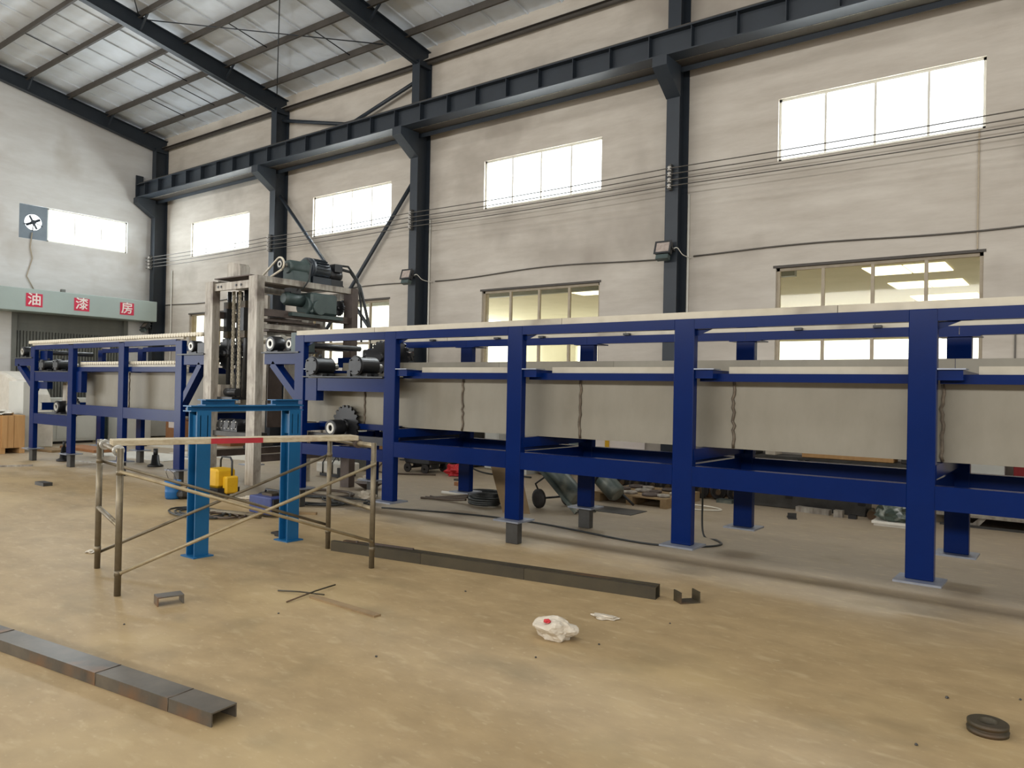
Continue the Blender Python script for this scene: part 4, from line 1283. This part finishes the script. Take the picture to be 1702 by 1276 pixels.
def loops(cx, cy, rx, ry, n, r, m_, z=0.012, seed=1, wob=0.18, step=18):
    rnd = random.Random(seed)
    P = []
    ph = [rnd.uniform(0, 6) for _ in range(4)]
    for k in range(n * step + 1):
        a = 2 * math.pi * k / step
        s_ = 1 + wob * math.sin(a * 0.37 + ph[0]) + wob * 0.6 * math.sin(a * 0.71 + ph[1])
        P.append((cx + rx * s_ * math.cos(a) + 0.1 * rx * math.sin(a * 0.23 + ph[2]), cy + ry * s_ * math.sin(a), z + r * (0.6 + 0.6 * abs(math.sin(a * 0.31 + ph[3])))))
    return MB().tube(P, r, 6)


MB().tube(smooth_path([(-7.4, 7.0, 0.01), (-6.7, 7.25, 0.01), (-6.06, 7.42, 0.01), (-5.3, 7.48, 0.01), (-4.64, 7.4, 0.01), (-4.0, 7.28, 0.01), (-3.56, 7.29, 0.01), (-3.2, 7.5, 0.01), (-3.08, 7.75, 0.01), (-3.2, 7.95, 0.01), (-3.42, 8.1, 0.03), (-3.42, 8.06, 0.5), (-3.4, 7.95, 0.8)]), 0.011, 7).build(
    'power_cable', 'hose', None, 'black power cable winding under the long blue conveyor', 'cable')
# left background
t = thing('wooden_crate', (-19.3, 6.75, 0), 'large pale wooden crate at the left edge of the hall', 'crate')
for y in (6.35, 6.62, 6.89):
    pass
cx0, cx1, cy0, cy1 = -20.0, -18.5, 6.05, 6.9
for k in range(5):
    xa = cx0 + (cx1 - cx0) * k / 5
    B(xa + 0.004, xa + 0.296, cy0 - 0.02, cy0, 0.12, 0.82).build('crate_board', 'crate', t)
for k in range(4):
    ya = cy0 + (cy1 - cy0) * k / 4
    B(cx1, cx1 + 0.02, ya + 0.004, ya + 0.208, 0.12, 0.82).build('crate_board', 'crate', t)
B(cx0, cx1, cy0, cy1, 0.12, 0.82).build('crate_body', 'crate', t)
for y in (cy0, (cy0 + cy1) / 2 - 0.05, cy1 - 0.1):
    B(cx0, cx1 + 0.02, y, y + 0.1, 0, 0.12).build('skid', 'crate', t)
B(cx1 + 0.02, cx1 + 0.04, cy0 + 0.4, cy0 + 0.5, 0.12, 0.82).build('batten', 'crate', t)
MB().crumple((-19.0, 6.5, 0.822), 0.45, 0.28, 0.06, 3, 0.7, 4).build('wrapped_bundle', 'whiteplastic', None, 'pale plastic wrapped bundle on top of the wooden crate', 'bundle')
B(-19.7, -18.9, 7.0, 7.16, 0, 1.55).build('upright_cabinet', 'cabinet', None, 'pale grey upright cabinet behind the wooden crate', 'cabinet', bevel=0.01)
q = MB().add([(-21.4 + a, y, z) for y in (7.2, 7.85) for a, z in ((0, 0), (2.0, 0), (2.0, 0.7), (1.8, 1.25), (1.4, 1.6), (0.8, 1.75), (0, 1.8))],
             [tuple(range(7)), tuple(range(13, 6, -1))] + [(i, 7 + i, 7 + (i + 1) % 7, (i + 1) % 7) for i in range(7)])
q.build('dust_sheet', 'whiteplastic', None, 'white covered machine with rounded shoulder behind left conveyor end', 'machine', bevel=0.05)
t = thing('control_cabinet', (-20.9, 8.8, 0), 'long low light grey cabinet behind the left conveyor', 'cabinet')
B(-21.3, -20.6, 7.9, 9.35, 0.06, 1.15).build('cabinet_body', 'cabinet', t, bevel=0.008)
for k in range(3):
    ya = 7.92 + k * 0.478
    B(-20.6, -20.585, ya, ya + 0.468, 0.12, 1.1).build('cabinet_door', 'cabinet', t)
B(-21.25, -20.65, 7.95, 9.3, 0, 0.06).build('plinth', 'black', t)
B(-20.9, -20.2, 9.8, 10.6, 0, 1.2).build('upright_cabinet', 'cabinet', None, 'white upright cabinet behind the second leg of left conveyor', 'cabinet', bevel=0.01)
t = thing('bottle_jack', (-16.66, 6.6, 0), 'dark screw jack under the left end of left conveyor', 'jack')
MB().lathe((-16.2, 6.75, 0), (0, 0, 1), [(0, 0), (0.13, 0), (0.13, 0.03), (0.075, 0.06), (0.045, 0.28), (0, 0.28)], 14).build('jack_body', 'black', t)
MB().cyl((-16.2, 6.75, 0.28), (-16.2, 6.75, 0.40), 0.025, 10).build('jack_screw', 'iron', t)
t = thing('bottle_jack', (-14.1, 7.5, 0), 'dark screw jack under the middle of left conveyor', 'jack')
MB().lathe((-14.1, 7.5, 0), (0, 0, 1), [(0, 0), (0.14, 0), (0.14, 0.03), (0.08, 0.06), (0.06, 0.22), (0, 0.22)], 14).build('jack_body', 'black', t)
MB().cyl((-14.1, 7.5, 0.22), (-14.1, 7.5, 0.34), 0.04, 10).build('jack_screw', 'iron', t)
MB().extr(rprof(0.5, 0.06), (-19.3, 8.2, 0.03), (-17.6, 8.2, 0.03)).build('timber_board', 'cardboard', None, 'reddish timber boards lying behind left conveyor legs', 'board')
MB().extr(rprof(0.45, 0.05), (-19.2, 7.45, 0.025), (-18.2, 7.55, 0.025)).build('timber_board', 'palletwood', None, 'pale timber board lying near the wooden crate', 'board')
MB().extr(rprof(0.06, 0.02), (-16.5, 6.75, 0.01), (-14.9, 7.1, 0.01)).build('flat_bar', 'worn', None, 'thin flat bar on the floor between left conveyor legs', 'bar')
for i, (a, b, wd, l) in enumerate((((-17.3, 8.3), (-14.9, 8.6), 1.1, 'nearest'), ((-16.6, 9.6), (-13.8, 9.9), 1.0, 'middle'), ((-18.9, 10.2), (-17.0, 10.4), 1.0, 'farthest'))):
    MB().extr(rprof(wd, 0.012), (*a, 0.006), (*b, 0.006)).build('white_sheet', 'whiteplastic', None, '%s white sheet lying flat on the floor behind left conveyor' % l, 'sheet')
t = thing('cardboard_box', (-19.6, 11.2, 0), 'brown cardboard box with white label near the corner', 'box')
B(-19.9, -19.3, 10.85, 11.4, 0, 0.62).build('box_body', 'cardboard', t)
B(-19.75, -19.45, 10.845, 10.849, 0.38, 0.56).build('box_label', 'signwhite', t)
B(-19.7, -19.4, 10.9, 11.3, 0.625, 0.66).build('steel_plate', 'worn', None, 'thin pale plate on top of the labelled cardboard box', 'plate')
B(-22.2, -21.6, 11.3, 11.9, 0.03, 0.5).build('white_box', 'cabinet', None, 'white box near the corner column', 'box')
B(-22.2, -21.3, 9.4, 10.0, 0, 0.8).build('dark_machine', 'motor', None, 'dark green machine beside the roller shutter', 'machine', bevel=0.04)
for i in range(3):
    B(-19.5 + i * 0.3, -19.3 + i * 0.3, 9.6, 9.8, 0.0, 0.14).build('black_block', 'black', None, ['leftmost', 'middle', 'rightmost'][i] + ' of three black blocks on floor behind left conveyor', 'block', 'black blocks')
B(-18.0, -17.4, 11.2, 11.7, 0, 0.62).build('cardboard_box', 'cardboard', None, 'cardboard box behind the rear leg next to lift tower', 'box')
MB().box(-16.4, -15.6, 10.9, 11.3, 0, 0.1).box(-16.3, -15.7, 10.95, 11.25, 0.1, 0.22).build('steel_pieces', 'stub', None, 'stack of dark steel pieces near the wall left of lift tower', 'steel')

# bucket, yellow washer, welder
t = thing('bucket', (-10.05, 5.6, 0), 'blue plastic bucket on the floor left of the teal frame', 'bucket')
MB().lathe((-10.05, 5.6, 0), (0, 0, 1), [(0, 0), (0.085, 0), (0.1, 0.03), (0.1, 0.09), (0.103, 0.1), (0.1, 0.11), (0.1, 0.17), (0.103, 0.18), (0.1, 0.19), (0.11, 0.25), (0.1, 0.25), (0.09, 0.03), (0, 0.03)], 18).build('bucket_body', 'bucket', t)
MB().tube([(-10.15, 5.6, 0.24), (-10.15, 5.55, 0.36), (-10.05, 5.52, 0.42), (-9.95, 5.55, 0.36), (-9.95, 5.6, 0.24)], 0.004, 5).build('bail_handle', 'wirem', t)
t = thing('pressure_washer', (-9.75, 6.2, 0), 'yellow and black pressure washer with tube handle behind teal leg', 'washer')
B(-9.98, -9.66, 6.02, 6.32, 0.14, 0.40).build('washer_body', 'yellow', t, bevel=0.03)
B(-9.98, -9.60, 6.0, 6.34, 0.05, 0.14).build('washer_base', 'black', t)
B(-9.66, -9.56, 6.1, 6.3, 0.06, 0.3).build('side_pod', 'yellow', t, bevel=0.02)
MB().tube([(-9.94, 6.25, 0.1), (-9.94, 6.25, 0.5), (-9.9, 6.25, 0.55), (-9.7, 6.25, 0.55), (-9.66, 6.25, 0.5), (-9.66, 6.25, 0.1)], 0.015, 7).build('tube_handle', 'iron', t)
for y in (5.98, 6.33):
    MB().cyl((-9.9, y, 0.07), (-9.9, y + 0.03, 0.07), 0.07, 14).build('wheel', 'rubber', t)
t = thing('floor_cleaner', (-10.2, 5.95, 0), 'small dark wheeled cleaner with long slanting handle beside the bucket', 'cleaner')
B(-10.2, -9.85, 5.6, 5.95, 0.02, 0.12).build('cleaner_head', 'stub', t, bevel=0.03)
MB().tube([(-10.05, 5.8, 0.11), (-9.95, 5.88, 0.45), (-9.85, 5.95, 0.85)], 0.013, 7).build('long_handle', 'black', t)
t = thing('welding_machine', (-7.95, 5.75, 0), 'dark blue welding machine box standing behind the scaffold', 'welder')
rm = Matrix.Rotation(R(-8), 3, 'Z')
B(-8.22, -7.78, 5.56, 5.92, 0.03, 0.24).build('welder_body', 'bluebox', t, bevel=0.012)
B(-7.78, -7.75, 5.58, 5.90, 0.05, 0.22).build('front_panel', 'black', t)
MB().tube([(-8.15, 5.74, 0.24), (-8.13, 5.74, 0.3), (-7.87, 5.74, 0.3), (-7.85, 5.74, 0.24)], 0.014, 7).build('carry_handle', 'iron', t)
B(-8.1, -7.9, 5.66, 5.82, 0.24, 0.27).build('top_tray', 'milldark', t)
loops(-8.6, 5.15, 0.42, 0.22, 3, 0.012, 'hose', seed=3).build('cable_coil', 'hose', None, 'loose black cable coil on the floor beyond teal front leg', 'cable')
loops(-8.25, 5.25, 0.25, 0.16, 2, 0.012, 'hosebrown', seed=8).build('cable_coil', 'hosebrown', None, 'small brown hose coil in front of the welding machine', 'hose')
MB().cyl((-8.6, 5.3, 0.03), (-7.85, 5.47, 0.03), 0.03, 10).build('steel_pipe', 'tube', None, 'short pipe lying beside the welding machine', 'pipe')
MB().extr(rprof(0.05, 0.03), (-7.86, 5.95, 0.015), (-7.6, 6.1, 0.015)).build('wood_stick', 'palletwood', None, 'brown stick on floor right of the rear teal leg', 'stick')
MB().crumple((-9.3, 6.3, 0), 0.14, 0.08, 0.02, 3, 0.8, 21).build('rag', 'bagwhite', None, 'pale rag on the floor right of the yellow washer', 'rag')
# under the left end of the long conveyor
for i, (x, y, rx, ry, n, r, mm, l) in enumerate((( -8.5, 6.75, 0.5, 0.28, 4, 0.012, 'hose', 'black welding cable heap under the end of the long conveyor'),
                                                 (-8.9, 7.35, 0.45, 0.25, 3, 0.012, 'hosebrown', 'brown cable heap behind the end leg of long conveyor'),
                                                 (-9.3, 6.75, 0.3, 0.2, 3, 0.011, 'hose', 'small black cable heap at the lift tower foot'),
                                                 (-8.1, 7.05, 0.4, 0.2, 3, 0.011, 'hose', 'thin black cable heap beside white crumpled bag'))):
    loops(x, y, rx, ry, n, r, mm, seed=20 + i).build('cable_heap', mm, None, l, 'cable')
t = thing('floor_fan', (-10.6, 8.9, 0), 'white box with black strap handles on the floor behind the lift', 'box')
B(-10.95, -10.3, 8.75, 9.2, 0.06, 0.24).build('box_body', 'whiteplastic', t, bevel=0.02)
for x in (-10.75, -10.5):
    MB().tube([(x, 8.74, 0.06), (x, 8.74, 0.24), (x, 8.85, 0.38), (x + 0.05, 9.0, 0.38), (x, 9.1, 0.25)], 0.012, 6).build('strap', 'hose', t)
B(-10.9, -10.35, 8.8, 9.15, 0, 0.06).build('box_base', 'black', t)
t = thing('steel_pan', (-8.95, 8.2, 0), 'dark wide shallow pan on the floor under the conveyor end', 'pan')
MB().lathe((-8.95, 8.2, 0), (0, 0, 1), [(0, 0), (0.08, 0), (0.23, 0.1), (0.24, 0.105), (0.22, 0.1), (0.07, 0.012), (0, 0.012)], 20).build('pan_body', 'wornbrown', t)
MB().crumple((-8.22, 7.5, 0), 0.12, 0.1, 0.06, 3, 0.7, 13).build('plastic_bag', 'bagwhite', None, 'white crumpled bag by the second leg of long conveyor', 'bag')
MB().crumple((-9.55, 8.7, 0), 0.14, 0.1, 0.06, 3, 0.8, 14).build('paper_bag', 'bagwhite', None, 'white folded bag behind the dark pan', 'bag')
B(-10.2, -9.95, 8.6, 8.75, 0, 0.2).build('black_case', 'black', None, 'small black case right of the strapped white box', 'case')
B(-11.6, -10.9, 9.6, 10.1, 0, 0.75).build('grey_locker', 'shutter', None, 'low grey locker on the floor behind the lift tower', 'locker', bevel=0.01)
# between second and third legs
MB().crumple((-9.2, 10.5, 0), 0.16, 0.12, 0.11, 3, 0.8, 15, 2.0).build('red_bag', 'bagred', None, 'crumpled red plastic bag on the far floor', 'bag')
t = thing('engine_cart', (-9.9, 10.6, 0), 'dark welding cart with hoses beside the red bag', 'cart')
B(-10.35, -9.7, 10.35, 10.85, 0.16, 0.4).build('cart_body', 'black', t, bevel=0.02)
MB().cyl((-10.3, 10.4, 0.46), (-9.9, 10.4, 0.46), 0.08, 12).build('cart_cylinder', 'iron', t)
B(-10.35, -10.2, 10.33, 10.45, 0.36, 0.47).build('red_cap', 'bagred', t)
for x in (-10.25, -9.8):
    for y in (10.34, 10.84):
        MB().cyl((x, y - 0.02, 0.085), (x, y + 0.02, 0.085), 0.085, 14).build('wheel', 'rubber', t)
q = MB()
for x in (-10.25, -9.8):
    q.cyl((x, 10.32, 0.085), (x, 10.86, 0.085), 0.02, 8).box(x - 0.02, x + 0.02, 10.5, 10.7, 0.08, 0.17)
q.build('axle', 'iron', t)
MB().tube(smooth_path([(-10.4, 10.3, 0.3), (-10.6, 10.1, 0.2), (-10.6, 9.9, 0.03), (-10.2, 9.85, 0.02), (-9.9, 9.95, 0.02), (-9.6, 10.15, 0.02), (-9.45, 10.25, 0.02)]), 0.016, 7).build('air_hose', 'hosebrown', None, 'brown hose trailing from the dark cart to the red bag', 'hose')
MB().tube(smooth_path([(-9.6, 10.9, 0.35), (-9.2, 11.0, 0.1), (-8.9, 11.1, 0.02), (-8.5, 11.2, 0.02), (-8.0, 11.2, 0.02)]), 0.016, 7).build('air_hose', 'hose', None, 'black hose running right from the dark cart', 'hose')
B(-13.2, -12.2, 11.2, 11.7, 0, 0.5).build('cardboard_box', 'crate', None, 'pale crate near the wall under the floodlight column', 'crate')
B(-8.9, -8.4, 11.6, 12.0, 0, 0.35).build('parts_box', 'cabinet', None, 'pale box by the wall behind the third leg', 'box')
B(-8.75, -8.5, 9.95, 10.05, 0, 0.03).build('steel_scrap', 'stub', None, 'small dark steel scrap in front of the red bag', 'scrap')
t = thing('hose_coil', (-6.75, 8.2, 0), 'thick coil of black hose on the floor under the conveyor', 'hose')
for k in range(9):
    loops(-6.62 + 0.008 * k, 8.15, 0.24 + 0.012 * (k % 3), 0.17 + 0.012 * (k % 2), 1, 0.02, 'hose', z=0.02 + 0.018 * k, seed=40 + k, wob=0.05, step=20).build('hose_turn', 'hose', t)
for k in range(3):
    MB().tube(smooth_path([(-6.85, 8.05 + 0.04 * k, 0.06 + 0.03 * k), (-7.15, 8.05 + 0.05 * k, 0.03 + 0.02 * k), (-7.5, 8.02 + 0.07 * k, 0.02), (-7.62, 7.96 + 0.1 * k, 0.02)]), 0.016, 7).build('hose_tail', 'hosebrown', t)
MB().tube([(-7.75, 8.55, 0.03), (-7.35, 8.6, 0.03)], 0.022, 8).build('spray_lance', 'whiteplastic', None, 'short white and dark lance lying behind the hose tails', 'lance')
B(-7.35, -7.05, 8.7, 8.85, 0, 0.02).build('steel_plate', 'black', None, 'black flat plate beside the second rear leg', 'plate')
B(-8.3, -8.1, 9.45, 9.55, 0, 0.06).build('brick', 'cardboard', None, 'single brick on the floor behind the brown board', 'brick')
q = MB().add([(-6.62, 8.55, 0.62), (-5.75, 8.5, 0.62), (-6.02, 7.9, 0.0), (-5.68, 8.05, 0.0)], [(0, 2, 3, 1)])
q = MB()
bv = [Vector((-6.62, 8.2, 0.74)), Vector((-6.25, 8.4, 0.74)), Vector((-5.72, 8.0, 0.0)), Vector((-6.05, 7.85, 0.0))]
nn = (bv[1] - bv[0]).cross(bv[3] - bv[0]).normalized() * 0.012
q.add([*bv, *[v + nn for v in bv]], [(0, 1, 2, 3), (7, 6, 5, 4), (0, 4, 5, 1), (1, 5, 6, 2), (2, 6, 7, 3), (3, 7, 4, 0)])
q.build('leaning_board', 'ply', None, 'brown board leaning behind the third leg', 'board')
# bottle trolley
t = thing('cylinder_trolley', (-5.6, 8.9, 0), 'grey trolley lying back with two gas cylinders under the conveyor', 'trolley')
u_ = Vector((-0.66, 0.12, 0.50)).normalized()
c0 = Vector((-5.36, 8.56, 0.17))
for k, (c, m_) in enumerate(((c0, 'greengrey'), (c0 + Vector((0.2, 0.72, 0.0)), 'greengrey'))):
    MB().lathe(c, u_, [(0, 0), (0.10, 0), (0.135, 0.04), (0.135, 0.95), (0.10, 1.06), (0.035, 1.12), (0.035, 1.18), (0, 1.18)], 22).build('gas_cylinder', m_, t)
s2 = Vector((0.3, 0.95, 0)).normalized()
for off in (-0.17, 0.17):
    a = Vector((-5.22, 8.55, 0.02)) + s2 * off
    MB().extr(rprof(0.035, 0.05), a, a + u_ * 1.05, (0, 0, 1)).build('trolley_rail', 'greengrey', t)
a = Vector((-5.22, 8.55, 0.02))
for k in (0.02, 0.5, 1.0):
    MB().extr(rprof(0.04, 0.03), a - s2 * 0.17 + u_ * k, a + s2 * 0.17 + u_ * k, (0, 0, 1)).build('trolley_crossbar', 'iron', t)
for off in (-0.25, 0.25):
    c = Vector((-5.85, 8.72, 0.13)) + s2 * off
    MB().lathe(c - s2 * 0.025, s2, [(0, 0), (0.09, 0), (0.13, 0.005), (0.13, 0.045), (0.09, 0.05), (0, 0.05)], 18).build('wheel', 'rubber', t)
MB().cyl(Vector((-5.85, 8.72, 0.13)) - s2 * 0.25, Vector((-5.85, 8.72, 0.13)) + s2 * 0.25, 0.015, 8).build('axle', 'iron', t)
for off in (-0.2, 0.2):
    MB().tube([Vector((-5.85, 8.72, 0.13)) + s2 * off, Vector((-5.95, 8.68, 0.32)) + s2 * off * 0.9, Vector((-5.75, 8.72, 0.48)) + s2 * off * 0.8], 0.014, 7).build('axle_stay', 'iron', t)
c = c0 + Vector((0.22, 0.72, 0.0))
MB().lathe(c + u_ * 0.35, u_, [(0.136, 0), (0.145, 0), (0.145, 0.05), (0.136, 0.05)], 20).build('cylinder_strap', 'black', t)
MB().tube([c + Vector((0.05, 0, 0.02)), c + Vector((0.2, 0.05, -0.12))], 0.018, 7).build('prop_leg', 'iron', t)
t = thing('yellow_hose_reel', (-5.75, 9.3, 0), 'yellow wheel rim behind the trolley', 'wheel')
MB().lathe((-5.8, 9.2, 0.12), s2, [(0.09, 0), (0.12, 0), (0.12, 0.04), (0.09, 0.04), (0.09, 0)], 18).build('rim', 'yellow', t)
B(-5.45, -4.7, 8.8, 9.25, 0, 0.008).build('steel_sheet', 'stub', None, 'flat dark sheet under the trolley end', 'sheet')
t = thing('bottle', (-5.85, 10.35, 0), 'white plastic bottle with red label left of the pallet', 'bottle')
MB().lathe((-5.85, 10.35, 0), (0, 0, 1), [(0, 0), (0.07, 0), (0.07, 0.2), (0.03, 0.26), (0.03, 0.28), (0, 0.28)], 14).build('bottle_body', 'whiteplastic', t)
MB().cyl((-5.85, 10.35, 0.28), (-5.85, 10.35, 0.31), 0.032, 10).build('bottle_cap', 'signred', t)
MB().lathe((-5.85, 10.35, 0.06), (0, 0, 1), [(0.071, 0), (0.073, 0), (0.073, 0.08), (0.071, 0.08)], 14).build('bottle_label', 'signred', t)


def pallet(x0, x1, y0, y1, label, n=6, z=0.0):
    t = thing('pallet', ((x0 + x1) / 2, (y0 + y1) / 2, z), label, 'pallet')
    st = (y1 - y0) / n
    for k in range(n):
        B(x0, x1, y0 + st * k + 0.01, y0 + st * (k + 1) - 0.015, z + 0.115, z + 0.135).build('deck_board', 'palletwood', t)
    for x in (x0, (x0 + x1) / 2 - 0.05, x1 - 0.1):
        B(x, x + 0.1, y0 + 0.01, y1 - 0.01, z + 0.015, z + 0.115).build('stringer', 'palletwood', t)
        B(x, x + 0.1, y0, y1, z, z + 0.015).build('bottom_board', 'palletwood', t)
    return t


pallet(-5.75, -4.6, 9.62, 10.75, 'wooden pallet loaded with flat round parts')
for k in range(11):
    x, y = -5.6 + (k % 4) * 0.29 + 0.05 * (k % 3), 9.8 + (k // 4) * 0.34
    r = 0.09 + 0.02 * (k % 3)
    MB().lathe((x, y, 0.136), (0, 0, 1), [(r * 0.45, 0), (r, 0), (r, 0.03), (r * 0.8, 0.036), (r * 0.45, 0.036), (r * 0.45, 0)], 18).build(
        'flange_ring', 'worn' if k % 2 else 'wornbrown', None, '%s steel flange ring on the loaded pallet, %s row, %s from the left' % ('pale' if k % 2 else 'rusty', ['front', 'middle', 'rear'][k // 4], ['first', 'second', 'third', 'fourth'][k % 4]), 'ring', 'pale flange rings on the pallet' if k % 2 else 'rusty flange rings on the pallet')
for k in range(9):
    x = -6.35 + 0.27 * k
    y = 11.1 + 0.03 * (k % 2)
    o = thing('idler_roller', (x, y, 0), '%s dark roller wheel from the left in the row behind the loaded pallet' % ['first', 'second', 'third', 'fourth', 'fifth', 'sixth', 'seventh', 'eighth', 'ninth'][k], 'roller', 'row of dark roller wheels')
    MB().lathe((x, y, 0.125), (0.3, -0.9, 0), [(0, 0), (0.125, 0), (0.125, 0.12), (0.09, 0.13), (0.09, 0.1), (0, 0.1)], 18).build('wheel_body', 'rubber', o)
    MB().cyl((x, y, 0.125), (x + 0.07, y - 0.21, 0.125), 0.04, 10).build('wheel_shaft', 'milldark', o)
t = thing('cardboard_box', (-4.8, 11.3, 0), 'open cardboard box on the floor right of the pallet', 'box')
B(-5.0, -4.62, 11.2, 11.5, 0, 0.25).build('box_body', 'cardboard', t)
B(-4.61, -4.45, 11.2, 11.5, 0.235, 0.25).build('box_flap', 'cardboard', t)
pallet(-4.55, -3.6, 11.3, 12.1, 'wooden pallet by the wall behind the fourth leg', 5)
MB().tube([(-4.1, 11.35, 0.0), (-4.1, 11.35, 0.28)], 0.04, 8).build('white_post', 'whiteplastic', None, 'short white post in front of the wall pallet', 'post')
MB().tube(smooth_path([(-4.55, 10.2, 0.012), (-4.35, 10.22, 0.012), (-4.1, 10.15, 0.012), (-3.98, 10.0, 0.012), (-4.15, 9.85, 0.012), (-4.4, 9.78, 0.012), (-4.55, 9.76, 0.012)]), 0.012, 7).build('white_hose', 'hosewhite', None, 'white hose loop lying on the floor behind the fourth leg', 'hose')
B(-4.35, -4.12, 10.75, 10.9, 0, 0.05).build('paint_can_lid', 'greengrey', None, 'small green lid next to the long dark beam', 'lid')
# long dark beam and small steel by the right
t = thing('machine_bed', (-3.0, 11.1, 0), 'long dark steel bed lying on the floor at the right', 'bed')
B(-4.05, -2.35, 10.9, 11.25, 0, 0.30).build('bed_body', 'stub', t, bevel=0.01)
for x in (-3.4, -2.45):
    B(x, x + 0.1, 10.894, 10.899, 0.14, 0.2).build('bed_slot', 'black', t)
MB().extr(rprof(0.1, 0.07), (-3.2, 10.78, 0.035), (-2.75, 10.72, 0.035)).build('square_bar', 'worn', None, 'pale square bar lying in front of the dark bed', 'bar')
B(-2.68, -2.57, 10.6, 10.7, 0, 0.09).build('steel_block', 'worn', None, 'pale steel block right of the square bar', 'block')
B(-2.5, -2.4, 10.6, 10.68, 0, 0.05).build('steel_block', 'black', None, 'tiny black block right of the pale steel block', 'block')
MB().cyl((-2.3, 11.05, 0.06), (-2.24, 10.7, 0.06), 0.055, 14).build('steel_pipe', 'milldark', None, 'short round bar by the wrapped motor', 'pipe')
MB().extr([(-0.12, 0), (0.12, 0), (0.12, 0.01), (0.0, 0.012), (-0.02, 0.07), (-0.03, 0.07), (-0.02, 0.01), (-0.12, 0.01)], (-3.12, 10.1, 0), (-3.02, 10.14, 0)).build('clamp', 'stub', None, 'small dark bracket lying alone on the right floor', 'bracket')
t = thing('wrapped_motor', (-1.95, 10.5, 0), 'plastic wrapped green motor on a small white pallet', 'motor')
MB().crumple((-1.88, 10.5, 0.06), 0.26, 0.2, 0.15, 3, 0.35, 31, 1.8).build('motor_body', 'wrap', t)
B(-2.15, -1.65, 10.28, 10.7, 0.03, 0.06).build('pallet_top', 'whiteplastic', t)
for y in (10.3, 10.6):
    B(-2.13, -1.67, y, y + 0.07, 0, 0.03).build('pallet_runner', 'whiteplastic', t)
MB().crumple((-1.95, 10.95, 0), 0.14, 0.1, 0.05, 3, 0.7, 33).build('plastic_film', 'whiteplastic', None, 'pale plastic film behind the wrapped motor', 'film')
t = thing('steel_stillage', (-0.7, 11.4, 0), 'low steel stillage with trapezoid feet at the right edge', 'stillage')
B(-1.6, 1.2, 11.0, 12.0, 0.12, 0.15).build('deck', 'worn', t)
for x in (-1.4, -0.6, 0.2):
    q = MB().add([(x + a, y, z) for y in (11.02, 11.08) for a, z in ((0.1, 0), (0.3, 0), (0.4, 0.12), (0.32, 0.12), (0.25, 0.05), (0.15, 0.05), (0.08, 0.12), (0, 0.12))],
                 [tuple(range(8)), tuple(range(15, 7, -1))] + [(i, 8 + i, 8 + (i + 1) % 8, (i + 1) % 8) for i in range(8)])
    q.build('foot', 'worn', t)
    B(x + 0.1, x + 0.3, 11.9, 11.98, 0, 0.12).build('foot', 'worn', t)
B(-1.5, 1.1, 10.98, 11.0, 0.0, 0.03).build('front_bar', 'stub', t)
MB().crumple((-0.75, 11.4, 0.151), 0.16, 0.12, 0.08, 3, 0.5, 35).build('wrapped_part', 'whiteplastic', None, 'plastic wrapped part on the steel stillage', 'part')
B(-0.5, 0.4, 11.3, 11.8, 0.151, 0.3).build('parts_box', 'crate', None, 'pale box on the right end of the steel stillage', 'box')
B(-1.95, -1.65, 11.4, 11.7, 0, 0.2).build('grey_box', 'cabinet', None, 'grey box left of the steel stillage', 'box')

# bench and shelf goods along the wall, seen between trough and lower rail
t = thing('work_bench', (-3.2, 11.95, 0), 'long low steel bench against the wall behind the conveyor', 'bench')
B(-5.4, -1.7, 11.75, 12.25, 0.62, 0.66).build('bench_top', 'stub', t)
for x in (-5.3, -3.5, -1.78):
    for y in (11.78, 12.15):
        B(x, x + 0.06, y, y + 0.06, 0, 0.62).build('leg', 'stub', t)
gl_ = [(-4.95, -4.5, 0.15, 'cardboard', 'brown cardboard carton on the bench, leftmost'), (-4.4, -4.15, 0.22, 'stub', 'dark steel casting on the bench'), (-4.0, -3.85, 0.2, 'bagwhite', 'pale bag on the bench'),
       (-3.45, -2.2, 0.1, 'crate', 'long pale wooden crate on the bench'), (-2.1, -1.75, 0.3, 'stub', 'dark casting right of the wooden crate on bench'), (-1.5, -0.9, 0.80, 'cabinet', 'pale tall carton right of the bench'),
       (-0.8, -0.35, 0.85, 'redbox', 'red steel box by the wall right of the bench'), (-0.2, 0.1, 0.75, 'whiteplastic', 'white carton by the wall at the right edge')]
for x0_, x1_, h, m_, l in gl_:
    zb = 0.661 if x1_ < -1.7 else 0.0
    B(x0_, x1_, 12.02 if zb == 0 else 11.8, 12.25 if zb == 0 else 12.15, zb, zb + h).build('bench_goods', m_, None, l, 'box', bevel=0.008)
t = thing('bright_doorway', (-8.2, 12.28, 0), 'white door leaf with yellow bar low on the wall', 'door')
B(-7.55, -6.3, 12.26, 12.295, 0.02, 1.05).build('door_leaf', 'signwhite', t)
B(-7.1, -7.02, 12.24, 12.26, 0.02, 1.05).build('yellow_bar', 'yellow', t)
for i, (x, w_, h, m_, l) in enumerate(((-11.1, 0.5, 0.9, 'greengrey', 'grey green machine against the wall behind second bay'), (-10.3, 0.4, 0.8, 'stub', 'dark machine against the wall behind second bay'),
                                       (-9.6, 0.35, 0.85, 'cabinet', 'pale switch cabinet against the wall in second bay'), (-8.3, 0.5, 0.75, 'wornbrown', 'brown machine part against the wall in third bay'))):
    B(x, x + w_, 11.8, 12.2, 0, h).build('wall_machine', m_, None, l, 'machine', bevel=0.03)
